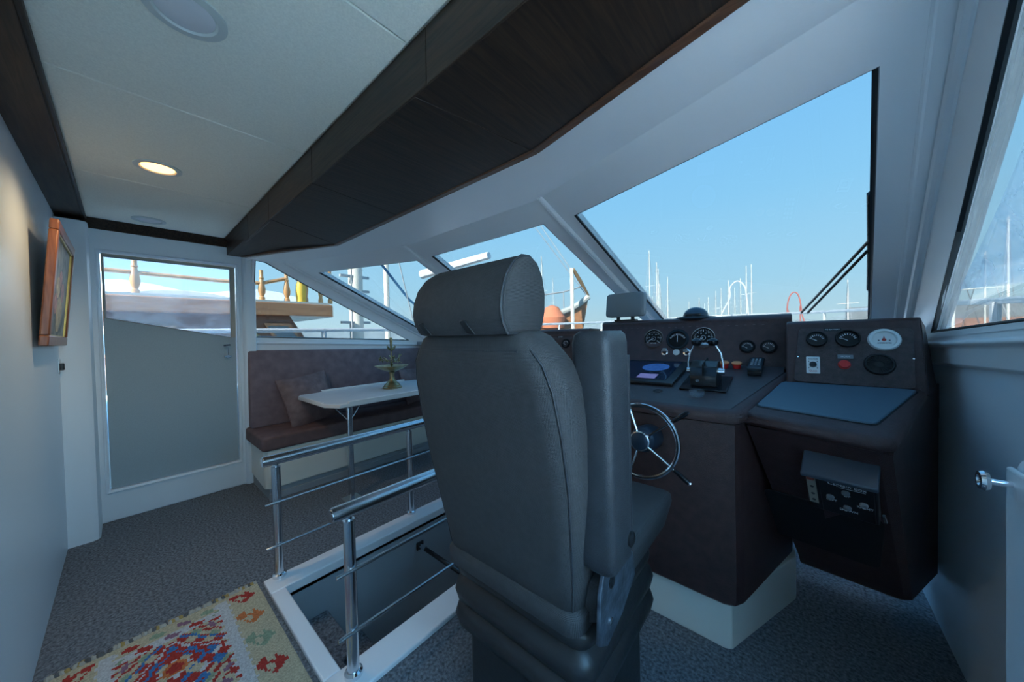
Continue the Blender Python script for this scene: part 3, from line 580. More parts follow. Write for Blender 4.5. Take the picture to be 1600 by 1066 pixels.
# upright instrument panel
pv = Vector((0, .07, .24)).normalized()
def PF(x, z): return frame((x, 2.02+(z-1.02)*.2917, z), (1, 0, 0), pv)      # local z points aft to the helmsman
obj('cowl', MB().loft([[(x, 2.01, 1.0), (x, 2.014, 1.03), (x, 2.076, 1.232), (x, 2.074, 1.252), (x, 2.086, 1.268), (x, 2.11, 1.275), (x, 2.27, 1.262), (x, 2.28, .95)] for x in (-.985, -.978, -.03, -.018)]), LEATH, hc, bevel=.008, seg=3)
pnl = obj('instrument_panel', MB(PF(0, 1.02)).box(-.945, -.045, .012, .208, -.004, .004), PANELB, hc, bevel=.002)
n_st = 46
for i in range(n_st):
    x = -.90+i*.84/n_st
    if i % 2 == 0: obj('stitch', MB(PF(x, 1.02)).box(0, .011, .2105, .2125, .003, .006), mat('thread', (.16, .12, .12), .7), pnl)
def gauge(par, M, R, bez, face, kind, bz=.012, rw=.10):
    g = obj('gauge', MB(M).lathe([(R*1.0, 0), (R*1.0, bz*.6), (R*(1-rw*.4), bz), (R*(1-rw), bz), (R*(1-rw*1.15), bz*.55)], k=36, cap=False), bez, par)
    obj('dial', MB(M).lathe([(R*.9, .002), (R*.9, bz*.5), (.0005, bz*.5)], k=32), face, g)
    tk = MB(M)
    ink = INK
    if kind == 'tach':
        for i in range(25):
            a = radians(215-i*250/24); r1 = R*(.66 if i % 4 else .56)
            p = Vector((cos(a), sin(a), 0)); s = Vector((-sin(a), cos(a), 0))*(R*.008 if i % 4 else R*.018); h = Vector((0, 0, bz*.55))
            tk.loft([[p*r1-s+h, p*r1+s+h, p*R*.78+s+h, p*R*.78-s+h], [p*r1-s+h*1.1, p*r1+s+h*1.1, p*R*.78+s+h*1.1, p*R*.78-s+h*1.1]])
        tk.torus(R*.20, R*.012, (0, 0, bz*.55), 20, 4)
        for i in range(6): text('numeral', '5 10 15 20 25 30'.split()[i], R*.15, M @ Matrix.Translation((R*.46*cos(radians(215-i*50)), R*.46*sin(radians(215-i*50)), bz*.56)), INK, g)
        text('legend', 'RPM x100', R*.13, M @ Matrix.Translation((0, -R*.48, bz*.56)), INK, g); na = 205
    elif kind == 'rudder':
        for i in range(13):
            a = radians(150-i*10); p = Vector((cos(a), sin(a), 0)); s = Vector((-sin(a), cos(a), 0))*R*.018; h = Vector((0, -R*.22, bz*.55))
            tk.loft([[p*R*.62-s+h, p*R*.62+s+h, p*R*.78+s+h, p*R*.78-s+h], [p*R*.62-s+h*1.05, p*R*.62+s+h*1.05, p*R*.78+s+h*1.05, p*R*.78-s+h*1.05]])
        na = 90
    else:
        for i in range(9):
            a = radians(165-i*150/8); p = Vector((cos(a), sin(a), 0)); s = Vector((-sin(a), cos(a), 0))*R*.03; h = Vector((0, -R*.1, bz*.55))
            tk.loft([[p*R*.5-s+h, p*R*.5+s+h, p*R*.68+s+h, p*R*.68-s+h], [p*R*.5-s+h*1.05, p*R*.5+s+h*1.05, p*R*.68+s+h*1.05, p*R*.68-s+h*1.05]])
        na = 150
    obj('scale_marks', tk, ink, g, flat=True)
    a = radians(na); p = Vector((cos(a), sin(a), 0)); s = Vector((-sin(a), cos(a), 0)); o_ = Vector((0, -R*(.25 if kind != 'tach' else 0), bz*.6))
    obj('needle', MB(M).loft([[o_-s*R*.03, o_+s*R*.03, o_+p*R*.62+s*R*.012, o_+p*R*.62-s*R*.012], [q+Vector((0, 0, .0015)) for q in (o_-s*R*.03, o_+s*R*.03, o_+p*R*.62+s*R*.012, o_+p*R*.62-s*R*.012)]]), INK, g)
    return g
gauge(pnl, PF(-.648, 1.158), .058, CHROME, DIAL, 'tach', .014)
gauge(pnl, PF(-.517, 1.153), .060, DIALB, DIAL, 'rudder', .016, .22)
gauge(pnl, PF(-.388, 1.160), .060, CHROME, DIAL, 'tach', .014)
for x, z in ((-.190, 1.113), (-.105, 1.113), (-.852, 1.119)): gauge(pnl, PF(x, z), .034, BLACKG, DIALB, 'small', .018, .25)
for i, x in enumerate((-.656, -.581, -.519, -.464, -.388)):
    M = PF(x, 1.080)
    if i in (0, 4): k = obj('push_button', MB(M).lathe([(.020, 0), (.020, .006), (.015, .007), (.014, .004), (.001, .004)], k=20), [WPLAS, BLACK][0], pnl); obj('button_cap', MB(M).lathe([(.0145, .002), (.0145, .0045), (.001, .0055)], k=18), BLACK, k)
    elif i == 2: obj('indicator_lens', MB(M).lathe([(.021, 0), (.021, .006), (.012, .011), (.001, .012)], k=20), WPLAS, pnl)
    else:
        k = obj('key_switch', MB(M).lathe([(.019, 0), (.019, .008), (.011, .010), (.010, .006)], k=20), CHROME, pnl)
        obj('key', MB(M @ Matrix.Rotation(.5 if i == 3 else 0, 4, 'Z')).box(-.012, .012, .002, .022, .010, .014), STEEL, k, bevel=.002)
    pg = obj('label_plate', MB(M).box(-.021, .021, -.040, -.026, 0, .0015), BLACK, pnl); fr_ = MB(M)
    fr_.ring([(-.021, -.040, .0012), (.021, -.040, .0012), (.021, -.026, .0012), (-.021, -.026, .0012)], [(-.019, -.038, .0012), (.019, -.038, .0012), (.019, -.028, .0012), (-.019, -.028, .0012)], (0, -1, 0) if 0 else (M.to_3x3() @ Vector((0, 0, 1))), .001)
    obj('label_border', fr_, INK, pg); text('legend', ('STOP', 'START', 'ALARM', 'START', 'STOP')[i], .008, M @ Matrix.Translation((0, -.033, .002)), INK, pg)
obj('cup_hole', MB(frame((-.48, 1.567, dz(1.567)+.003), (1, 0, 0), (0, 1, .198))).lathe([(.020, 0), (.020, .002), (.016, .0025), (.015, .001), (.001, .001)], k=20), BLACKM, hc)
# wing panel left of the helm
wg = thing('side_instrument_panel', (-1.3, 2.1, 0), 'lower brown instrument panel partly hidden by the helm seat', 'console')
obj('body', MB().loft([[(x, 2.01, .0), (x, 2.012, 1.03), (x, 2.072, 1.205), (x, 2.07, 1.222), (x, 2.085, 1.236), (x, 2.24, 1.232), (x, 2.26, .0)] for x in (-1.75, -1.74, -1.085, -1.075)]), LEATH, wg, bevel=.006)
wp_ = obj('panel', MB(PF(0, 1.02)).box(-1.72, -1.11, .01, .165, -.004, .004), PANELB, wg, bevel=.002)
obj('edge_piping', MB(PF(0, 1.02)).box(-1.72, -1.11, .178, .182, .0, .006), mat('tan_piping', (.14, .06, .04), .6), wg)
for x in (-1.362, -1.248): gauge(wp_, PF(x, 1.13), .034, BLACKG, DIALB, 'small', .018, .25)
lb = obj('label_plate', MB(PF(-1.30, 1.178)).box(-.03, .03, -.006, .006, .003, .0055), BLACK, wp_); text('legend', 'BATTERY', .009, PF(-1.30, 1.178) @ Matrix.Translation((0, 0, .006)), INK, lb)
# shelf between dash and windscreen
struct('trim_14', MB().loft([[(-3.45, 2.28, z), (.37, 2.20, z), (.40, 2.44, z), (-.80, 2.88, z), (-2.30, 2.88, z), (-3.5, 2.46, z)] for z in (1.115, 1.15)]), mat('shelf_grey', (.32, .33, .35), .5), 'grey shelf below the windscreen')
struct('trim_15', MB().box(-3.48, -1.75, 2.46, 2.52, 0, 1.13), GEL, 'white bulkhead under the windscreen shelf')
# starboard unit
su = thing('chart_console', (.15, 1.8, 0), 'brown leatherette side console with blue-grey lid by the starboard wall', 'console')
def us(z, pts): return [(x, y, z) for x, y in pts]
Lb = [(.004, 1.835), (.285, 1.80), (.308, 1.815), (.418, 2.075), (.418, 2.3), (.004, 2.3)]
Lt = [(-.140, 1.455), (.170, 1.375), (.200, 1.390), (.412, 2.03), (.418, 2.3), (-.01, 2.3)]
def mix(t, e=0): return [(a[0]+(b[0]-a[0])*t, a[1]+(b[1]-a[1])*t-e*(1 if i < 4 else 0)) for i, (a, b) in enumerate(zip(Lb, Lt))]
obj('body', MB().loft([us(.20, [(x*.97+.004, y+.02) for x, y in Lb[:4]]+Lb[4:]), us(.215, Lb), us(.25, mix(.04)), us(.855, mix(1))]), LEATH, su, ang=32)
def lz(y): return .888+(y-1.40)*.19
def lidpts(g): return [(-.150+g*.9, 1.44+g*.9), (.172-g*.5, 1.358+g), (.205-g*.9, 1.375+g), (.345-g, 1.82), (-.045+g*.6, 1.85)]
rings = []
for g, dv in ((.012, -.036), (.001, -.030), (-.004, -.016), (.0, .0), (.012, .008), (.03, .010)): rings.append([(x, y, lz(y)+dv) for x, y in lidpts(g)])
obj('lid_bolster', MB().loft(rings), LEATH, su, ang=60)
obj('side_gusset', MB().loft([[(.20, 1.375, .84), (.415, 2.04, .84), (.415, 2.04, .975), (.345, 1.82, .962), (.205, 1.378, .875)], [(.17, 1.40, .84), (.38, 2.06, .84), (.38, 2.06, .97), (.32, 1.82, .955), (.18, 1.40, .87)]]), LEATH, su)
def rpoly(pts, r, k=4):
    out = []; n = len(pts)
    for i, p in enumerate(pts):
        p = Vector((*p, 0)); a = Vector((*pts[i-1], 0)); b = Vector((*pts[(i+1) % n], 0)); u = (a-p).normalized(); v = (b-p).normalized()
        for j in range(k+1): t = j/k; q = p+u*r*(1-t)**2+v*r*t*t; out.append((q.x, q.y))
    return out
lp = rpoly([(-.116, 1.505), (.175, 1.445), (.318, 1.79), (-.048, 1.80)], .022)
lidc = obj('lid', MB().loft([[(x, y, lz(y)+dv) for x, y in lp] for dv in (.008, .016)]), LID, su, bevel=.003)
obj('lid_gap', MB().loft([[((x-.09)*1.025+.09, (y-1.64)*1.03+1.64, lz(y)+dv) for x, y in lp] for dv in (.007, .0108)]), BLACKM, su)
pv2 = Vector((0, .10, .24)).normalized()
def QF(x, z): return frame((x, 1.80+(z-.97)*.4167, z), (1, 0, 0), pv2)
obj('cowl', MB().loft([[(x0_, 1.80, .955), (x0_, 1.806, .975), (x0_, 1.902, 1.205), (x0_, 1.905, 1.222), (x0_+(.004 if i else 0), 1.925, 1.232), (x0_, 2.20, 1.20), (x0_, 2.25, .9)] for i, x0_ in enumerate((-.035, -.025, .335, .348))]), LEATH, su, bevel=.008, seg=3)
obj('cowl_side', MB().loft([[(.346, 1.802, .955), (.346, 1.904, 1.222), (.346, 1.93, 1.231), (.346, 2.2, 1.20), (.346, 2.25, .9)], [(.395, 1.96, .955), (.372, 1.99, 1.19), (.372, 2.0, 1.205), (.385, 2.2, 1.18), (.418, 2.25, .9)]]), LEATH, su, bevel=.006)
qp = obj('instrument_panel', MB(QF(0, .97)).loft([[(x, y, zz) for x, y in rpoly([(-.012, .012), (.316, .005), (.326, .238), (.006, .248)], .018)] for zz in (-.003, .004)]), PANELB, su, bevel=.0015)
gauge(qp, QF(.062, 1.152), .034, BLACKG, DIAL, 'small', .016, .16); gauge(qp, QF(.153, 1.153), .037, BLACKG, DIAL, 'small', .016, .16)
M = QF(.250, 1.148); g = obj('gauge', MB(M).lathe([(.044, 0), (.044, .008), (.040, .014), (.033, .015), (.031, .007)], k=36, cap=False), WPLAS, qp, label='white ringed gauge')
obj('dial', MB(M).lathe([(.032, .002), (.032, .006), (.001, .006)], k=30), WPLAS, g)
obj('needle', MB(M).box(-.0012, .0012, -.004, .013, .0065, .008), INKR, g); obj('hub', MB(M).lathe([(.006, .006), (.005, .008), (.001, .0085)], k=12), INKR, g)
for s in (-1, 1): obj('mark', MB(M).box(s*.014-.002, s*.014+.002, -.005, -.001, .006, .0075), INKD, g)
text('legend', 'AMPERMETRE', .0062, M @ Matrix.Translation((0, -.014, .0065)), INKD, g)
M = QF(.049, 1.048); k = obj('switch_plate', MB(M).box(-.021, .021, -.036, .036, 0, .008), WPLAS, qp, bevel=.003)
obj('rotary_knob', MB(M).lathe([(.0115, .007), (.011, .018), (.001, .019)], k=16), BLACK, k)
text('legend', 'ANCHOR', .007, M @ Matrix.Translation((0, .025, .0085)), INKD, k); text('legend', 'Quick', .010, M @ Matrix.Translation((0, -.026, .0085)), INKR, k)
for a in (-.013, .013):
    for b in (-.013, .015): obj('dot', MB(M @ Matrix.Translation((a, b, .0078))).lathe([(.0018, 0), (.0018, .001)], k=8), INKD, k)
M = QF(.140, 1.053); k = obj('stop_button', MB(M).lathe([(.0185, 0), (.0185, .006), (.015, .008), (.0145, .015), (.001, .016)], k=24), RED, qp, label='red push button')
M = QF(.144, 1.083); k = obj('label_plate', MB(M).box(-.022, .022, -.008, .008, .003, .006), GREYP, qp); text('legend', 'HORN', .009, M @ Matrix.Translation((0, 0, .0065)), INK, k)
M = QF(.110, 1.190); k = obj('label_plate', MB(M).box(-.026, .026, -.007, .007, .003, .0055), BLACK, qp); text('legend', 'TO BATTERY', .0075, M @ Matrix.Translation((0, 0, .006)), INK, k)
M = QF(.233, 1.058); k = obj('speaker', MB(M).lathe([(.042, 0), (.042, .006), (.038, .012), (.034, .012), (.032, .006), (.001, .006)], k=36), BLACK, qp)
for i in range(28):
    a = 2*pi*i/28; obj('grille_rib', MB(M @ Matrix.Rotation(a, 4, 'Z')).box(.012, .033, -.0012, .0012, .005, .011), BLACKM, k)
for x, y in ((.003, .12), (.318, .12)): obj('screw', MB(QF(0, .97) @ Matrix.Translation((x, y, .003))).lathe([(.003, 0), (.003, .002), (.001, .0025)], k=10), CHROME, qp)
# box on the front face of the side console
fu = Vector((.33, -.06, 0)); fv = -Vector((.15, .41, -.67)); MF = frame((.098, 1.445, .785), fu, fv)
cb = thing('joystick_control_box', (.1, 1.5, .6), 'black control box with direction buttons on the side console', 'control box')
kb = obj('case', MB(MF).box(-.078, .082, -.20, -.008, .002, .055), BLACK, cb, bevel=.006, seg=3)
obj('hood', MB(MF).loft([[(-.083, -.004, .0), (.087, -.004, .0), (.087, .020, .0), (-.083, .020, .0)], [(-.083, -.012, .085), (.087, -.012, .085), (.087, .002, .082), (-.083, .002, .082)]]), mat('hood_grey', (.05, .065, .085), .3), cb, bevel=.004)
fc = obj('face_plate', MB(MF).box(-.045, .075, -.19, -.022, .054, .060), BLACK, cb, bevel=.002)
stp = obj('label_strip', MB(MF).box(-.076, -.054, -.165, -.022, .0545, .0575), mat('strip_tan', (.30, .27, .22), .5), cb)
obj('rocker', MB(MF).box(-.075, -.055, -.05, -.024, .055, .064), mat('dull_red', (.28, .06, .04), .4), stp, bevel=.003)
for y in (-.085, -.12, -.15): obj('symbol', MB(MF @ Matrix.Translation((-.065, y, .057))).lathe([(.005, 0), (.005, .001)], k=10), INKD, stp)
text('title', 'Captain Box', .017, MF @ Matrix.Translation((.018, -.044, .0605)), INK, fc)
obj('title_rule', MB(MF).box(.0, .058, -.0555, -.0545, .060, .0608), INK, fc)
for tx, x, y in (('UP', .015, -.072), ('LEFT', -.022, -.108), ('RIGHT', .052, -.108), ('DOWN', .015, -.142)):
    obj('push_button', MB(MF @ Matrix.Translation((x, y, .060))).lathe([(.0095, 0), (.0095, .006), (.007, .009), (.001, .0095)], k=18), GREYP, fc)
    text('legend', tx, .0125, MF @ Matrix.Translation((x+.002, y-.0165, .0605)), INK, fc)
obj('clip', MB(MF).tube([(.088, -.20, .01), (.093, -.205, .03), (.090, -.17, .035)], .004, 8), CHROME, cb)
cu_ = obj('cubby_shade_panel', MB(frame((.055, 1.63, .52), fu, fv)).loft([[(x, y, zz) for x, y in rpoly([(-.15, -.21), (.145, -.21), (.165, .07), (-.155, .07)], .03)] for zz in (-.002, .004)]), BLACKM, su, bevel=.002)  # flat black panel paints the shaded inside of an open cubby

# STEERING WHEEL
wc = Vector((-.458, 1.275, .785))
sw_ = thing('steering_wheel', (wc.x, 1.40, wc.z), 'stainless steering wheel with five handled spokes', 'steering wheel')
MW = frame(wc, (1, 0, .0), (0, .10, 1))
obj('rim', MB(MW).torus(.134, .0085, k=56, q=10), CHROME, sw_)
hb = obj('hub', MB(MW).lathe([(.050, -.118), (.052, -.05), (.045, -.02), (.036, -.012), (.036, .010), (.030, .014), (.001, .015)], k=32), NAVY, sw_)
obj('hub_cap', MB(MW).lathe([(.0375, -.008), (.0375, .011), (.033, .013), (.032, .0115)], k=32), CHROME, hb)
for i in range(5):
    a = radians(38+72*i); s_ = obj('spoke', MB(MW).tube([(.03*cos(a), .03*sin(a), 0), (.137*cos(a), .137*sin(a), 0), (.146*cos(a), .146*sin(a), 0)], .0045, 10), CHROME, sw_)
    obj('handle_grip', MB(MW).tube([(r*cos(a), r*sin(a), 0) for r in (.144, .15, .19, .205, .208)], [.005, .0075, .009, .008, .004], 12), BLACKG, s_)
    obj('handle_tip', MB(MW).tube([(r*cos(a), r*sin(a), 0) for r in (.205, .211)], .0065, 10), CHROME, s_)
# CHART PLOTTER
def DM(x, y, z=.004): return frame((x, y, dz(y)+z), (1, 0, 0), (0, 1, .198))
cpn = thing('chart_plotter', (-.64, 1.83, dz(1.83)), 'flush chart plotter with dark blue screen in the dash', 'screen')
M = DM(-.64, 1.825)
obj('bezel', MB(M).box(-.20, .205, -.195, .185, 0, .016), BLACK, cpn, bevel=.006, seg=3)
sc = obj('screen', MB(M).box(-.182, .165, -.155, .160, .0155, .0175), SCREEN, cpn)
obj('chart_disc', MB(M @ Matrix.Translation((.06, .045, .0172))).lathe([(.068, 0), (.068, .0008), (.001, .0008)], k=30), SCRB, sc)
obj('data_panel', MB(M).box(.02, .11, -.145, -.075, .0172, .0180), SCRP, sc)
for r in (.045, .022): obj('range_ring', MB(M @ Matrix.Translation((.06, .045, .0182))).torus(r, .0012, k=28, q=4), mat('ring_navy', (.02, .05, .16), .4), sc)
# THROTTLE
th = thing('throttle_lever', (-.31, 1.70, dz(1.7)), 'twin throttle control with black knobs on chrome levers', 'throttle')
M = DM(-.312, 1.705)
obj('base_plate', MB(M).box(-.090, .090, -.10, .105, 0, .008), BLACKG, th, bevel=.002)
bd = obj('housing', MB(M).loft([[(x, y, z) for y, z in ((-.062, .008), (-.066, .055), (-.045, .092), (-.005, .108), (.035, .100), (.055, .07), (.058, .008))] for x in (-.052, -.049, .049, .052)]), BLACK, th, bevel=.006, seg=3)
obj('centre_seam', MB(M).box(-.0015, .0015, -.064, .058, .03, .1085), BLACKM, bd)
obj('emblem', MB(frame(M @ Vector((-.022, -.0648, .035)), (1, 0, 0), (0, 0, 1))).lathe([(.007, 0), (.007, .001), (.005, .0012)], k=14), STEEL, bd)
for s in (-1, 1):
    obj('pivot_boss', MB(M).tube([(s*.050, -.005, .062), (s*.074, -.005, .062)], [.016, .013], 16), CHROME, th)
    lv = obj('lever', MB(M).tube([(s*.068, -.005, .062), (s*.068, .0, .10), (s*.060, .01, .14), (s*.044, .012, .172), (s*.03, .012, .186)], .0042, 10), CHROME, th)
    obj('knob', MB(M @ Matrix.Translation((s*.032, .012, .190))).loft([[(r*cos(2*pi*j/14)*1.1, r*sin(2*pi*j/14), z) for j in range(14)] for r, z in ((.006, -.017), (.015, -.013), (.0195, -.002), (.018, .009), (.010, .016), (.002, .018))]), BLACKG, lv)
obj('collar', MB(M).tube([(-.016, .012, .178), (.016, .012, .178)], .006, 10), STEEL, th)
# small dash things
for x, lab in ((-.278, 'red button with orange cap beside the throttle'), (-.226, 'red button with orange cap beside the remote control')):
    t = thing('dash_button', (x, 1.97, dz(1.97)), lab, 'button'); M = DM(x, 1.965)
    obj('collar', MB(M).lathe([(.016, 0), (.016, .012), (.018, .012), (.018, .024)], k=20), RED, t); obj('cap', MB(M).lathe([(.021, .022), (.022, .028), (.018, .032), (.001, .033)], k=20), ORANGEP, t)
rc = thing('remote_control', (-.15, 1.93, dz(1.93)), 'black handheld remote control in cradle on the dash', 'remote'); M = DM(-.148, 1.935)
obj('cradle', MB(M).box(-.026, .026, -.08, .09, 0, .022), BLACK, rc, bevel=.003)
hs = obj('handset', MB(M).box(-.028, .028, -.085, .10, .022, .040), mat('remote_shell', (.025, .035, .045), .35), rc, bevel=.006, seg=3)
for r in range(5):
    for c_ in range(3): obj('key', MB(M).box(-.018+c_*.0135, -.008+c_*.0135, -.045+r*.024, -.031+r*.024, .039, .0425), GREYP, hs, bevel=.0015)
ct = thing('glass_ashtray', (-.318, 1.548, dz(1.548)), 'small clear glass cup at the dash edge', 'cup'); M = DM(-.318, 1.548)
obj('bowl', MB(M).lathe([(.018, 0), (.027, .003), (.029, .022), (.026, .022), (.023, .006), (.001, .005)], k=24), glassmat('cup_glass', (.85, .9, .93), haze=.15, hscale=40, refl=3), ct)
# on top of the cowl
bx_ = thing('display_unit', (-.845, 2.14, 1.27), 'grey boxy display unit seen from behind on the dash top', 'display')
obj('case', MB().loft([rrect(-.975, -.715, y, y+.0001, 0, .001, 1) for y in ()] or [[(x, y, z) for x, z in [(p[0], p[1]) for p in rpoly([(-.972+e, 1.302+e), (-.722-e, 1.302+e), (-.716-e, 1.455-e), (-.960+e, 1.455-e)], .025)]] for y, e in ((2.10, .006), (2.105, 0), (2.15, 0), (2.16, .01))]), GREYP, bx_, ang=40)
obj('stand', MB().box(-.915, -.775, 2.11, 2.16, 1.268, 1.285), BLACK, bx_, bevel=.003)
for x in (-.895, -.80): obj('foot', MB().tube([(x, 2.13, 1.28), (x, 2.13, 1.308)], .012, 10), BLACK, bx_)
cm = thing('dome_compass', (-.447, 2.17, 1.27), 'dark glass dome compass on the dash top', 'compass')
obj('base', MB().lathe([(.10, 1.262), (.105, 1.272), (.10, 1.281), (.06, 1.286), (.001, 1.287)], (-.447, 2.17, 0), 32), BLACK, cm)
obj('dome', MB().lathe([(.066*cos(t*pi/16), 1.284+.055*sin(t*pi/16)) for t in range(8)]+[(.001, 1.339)], (-.447, 2.17, 0), 32), mat('dome_glass', (.03, .05, .075), .06), cm)
obj('hood', MB().box(-.49, -.41, 2.105, 2.125, 1.284, 1.30), BLACK, cm, bevel=.004)
# STARBOARD LOCKER
lk = thing('white_locker', (.35, .8, 0), 'white rounded locker against the starboard wall', 'cabinet')
prf = [(.424, 0), (.282, 0), (.280, .93), (.287, .962), (.305, .982), (.33, .988), (.424, .988)]
obj('body', MB().loft([[(x, y, z) for x, z in prf] for y in (.63, 1.0)]), WHITE, lk, bevel=.012, seg=3)
dr = obj('door', MB().box(.272, .281, .65, .985, .06, .955), WHITE, lk, bevel=.004)
obj('knob', MB(frame((.272, .955, .930), (0, 1, 0), (0, 0, 1))).lathe([(.006, 0), (.006, .030), (.017, .034), (.019, .040), (.016, .045), (.009, .0455), (.008, .043), (.001, .043)], k=20) if 0 else MB(frame((.274, .960, .930), (0, 0, 1), (0, 1, 0))).lathe([(.005, 0), (.005, .024), (.015, .026), (.017, .031), (.015, .036), (.009, .0365), (.008, .034), (.001, .034)], k=20), CHROME, dr)

# ================================================================== OUTSIDE: own boat
HULLW_ = mat('hull_white', (.75, .76, .77), .25); DECK = mat('bounce_tinted_deck', (.70, .82, .91), .4); TUBE = mat('white_tube', (.50, .51, .52), .3)  # deck colour tinted blue to cool the daylight bounced into the cabin
bowp = [(1.0, -1.5), (1.02, 3.0), (.85, 5.2), (.35, 7.2), (-.55, 8.9), (-1.55, 9.7)]
outl = bowp+[(MX(x), y) for x, y in reversed(bowp[:-1])]
dk = thing('yacht_foredeck', (-1.55, 5, .7), 'blue-tinted foredeck and side decks of the yacht outside the windows', 'deck')
obj('deck', MB().loft([[(x, y, z+.02*max(0, y-3)) for x, y in outl] for z in (-.06, .88)] if 0 else [[(x, y, .55) for x, y in [(.55, 3.04), (1.02, 3.04)]+bowp[2:]+[(MX(x), y) for x, y in reversed(bowp[2:-1])]+[(MX(1.02), 3.04), (MX(.55), 3.04)]], [(x, y, .86+.02*max(0, y-3)) for x, y in [(.55, 3.04), (1.02, 3.04)]+bowp[2:]+[(MX(x), y) for x, y in reversed(bowp[2:-1])]+[(MX(1.02), 3.04), (MX(.55), 3.04)]]]), DECK, dk)
for f, lb_ in (((lambda x: x), 'blue-tinted side deck outside the starboard window'), (MX, 'blue-tinted side deck outside the port window')): obj('side_deck', MB().loft([[(f(.61), y, .5), (f(1.02), y, .5), (f(1.02), y, .80), (f(.61), y, .80)] for y in (-5, 3.03)]), DECK, label=lb_, cat='deck')
struct('wall_front_lower', MB().loft([[(.44, 2.52, z), (-.80, 2.96, z), (-2.30, 2.96, z), (-3.54, 2.52, z), (-3.54, 2.70, z), (.44, 2.70, z)] if 0 else [(.44, 2.53, z), (-.80, 2.98, z), (-2.30, 2.98, z), (-3.54, 2.53, z), (-3.54, 2.56, z), (-2.32, 3.02, z), (-.78, 3.02, z), (.44, 2.56, z)] for z in (.6, 1.11)]), DECK, 'white cabin front below the windscreen')
ho = [(1.02, -5), (1.02, 3.0)]+bowp[2:]; ho = ho+[(MX(x), y) for x, y in reversed(ho[:-1])]
obj('hull', MB().loft([[(-1.55+(x+1.55)*.86, y-(.9 if y > 8 else 0), -1.5) for x, y in ho], [(-1.55+(x+1.55)*1.004, y+.004, .79+.02*max(0, y-3)) for x, y in ho]], cap=False), HULLW_, dk)
rf = struct('roof', MB().loft([[(x, y, z) for x, y in [(.62, -5), (.62, .72), (-.70, 1.27), (-2.40, 1.27), (-3.72, .72), (-3.72, -5)]] for z in (2.07, 2.15)]), DECK, 'wheelhouse roof stretched aft to shade the cabin', bevel=.02)  # out of view; overhang and aft length added to keep sun out
rl = thing('bow_railing', (-1.55, 5, .8), 'white tubular guard rail around the yacht deck', 'railing')
rp = [(.97, -.5, 1.30), (1.0, 1.5, 1.31), (1.02, 3.0, 1.325), (.98, 4.6, 1.385), (.72, 6.0, 1.42), (.33, 7.2, 1.455), (-.25, 8.4, 1.50), (-.85, 9.2, 1.54), (-1.55, 9.6, 1.56)]
full = rp+[mp(p) for p in reversed(rp[:-1])]
def smooth(P, k=5):
    out = []; P = [Vector(p) for p in P]
    for i in range(len(P)-1):
        a, b, c, d_ = P[max(i-1, 0)], P[i], P[i+1], P[min(i+2, len(P)-1)]
        for j in range(k): t = j/k; out.append(.5*((2*b)+(c-a)*t+(2*a-5*b+4*c-d_)*t*t+(3*b-a-3*c+d_)*t**3))
    return out+[P[-1]]
obj('top_rail', MB().tube(smooth(full), .022, 10), TUBE, rl)
for p in full[1:-1]:
    if p[1] < 2.5 and p[0] > 0: pass
    obj('stanchion', MB().tube([(p[0], p[1], .78), (p[0], p[1], p[2])], .019, 8), TUBE, rl)
for y in (1.49, 3.78):
    for f in ((lambda x: x), MX): obj('stanchion', MB().tube([(f(1.005), y, .78), (f(1.005), y, 1.325+max(0, y-3)*.03)], .026, 8), TUBE, rl)
hp_ = thing('bow_hoop', (-1.0, 8.8, 1.0), 'white bent tube hoop standing at the bow', 'hoop')
obj('tube', MB().tube(smooth([(-1.34, 8.7, 1.0), (-1.30, 8.7, 1.48), (-1.12, 8.7, 1.90), (-1.11, 8.7, 2.13), (-.98, 8.7, 2.26), (-.85, 8.7, 2.14), (-.81, 8.7, 1.87), (-.78, 8.7, 1.4), (-.78, 8.7, 1.02)]), .015, 10), TUBE, hp_)
# windscreen wiper on the oblique pane
wi = thing('windscreen_wiper', (.02, 2.48, 1.25), 'black windscreen wiper with twin arms outside the pane', 'wiper')
on_ = Vector(on).normalized()*.045
def OP(x, y, z): return Vector((x, y, z))+on_
obj('blade', MB().tube([OP(.180, 1.591, 1.598), OP(.215, 1.90, 1.457), OP(.243, 2.178, 1.329)], .009, 6), SEAL, wi)
obj('arm', MB().tube([OP(.203, 1.846, 1.484), OP(.014, 2.445, 1.248)], .006, 6), BLACK, wi); obj('arm', MB().tube([OP(.208, 1.899, 1.460), OP(.04, 2.45, 1.245)], .006, 6), BLACK, wi)

# ================================================================== OUTSIDE: water, shore, boats
def water():
    m = mat('sea_water', (.05, .12, .16), .12, bump=.6, bscale=.8); return m
struct('ground_sea', MB().box(-900, 900, -300, 1500, -2.2, -1.5), water(), 'calm harbour water')
HILL = mat('shore_haze', (.20, .25, .28), .9, noise=.15, nscale=.02); QUAY = mat('quay_concrete', (.16, .18, .20), .9, noise=.15, nscale=.3); BRICKQ = mat('quay_pink', (.30, .17, .14), .9, noise=.2, nscale=.4)
hs_ = MB(); ridge_ = []
for i in range(90):
    a = radians(-75+i*130/89); r = 700; ridge_.append((r*sin(a), r*cos(a), 10+8*abs(sin(i*.31))+4*sin(i*.83)**2+2*sin(i*2.1)))
hs_.loft([[(x, y, -1.5), (x*1.06, y*1.06, -1.5), (x*1.03, y*1.03, h)] for x, y, h in ridge_])
struct('ground_shore', hs_, HILL, 'hazy distant shoreline')
bw = MB().box(-90, 240, 176, 184, -1.6, 2.0); bw.box(14, 240, 174, 176, 2.0, 8.5)
struct('ground_breakwater', bw, QUAY, 'grey harbour breakwater')
struct('ground_quay', MB().box(6, 120, 60, 64, -1.6, 1.9), BRICKQ, 'pinkish harbour quay wall')
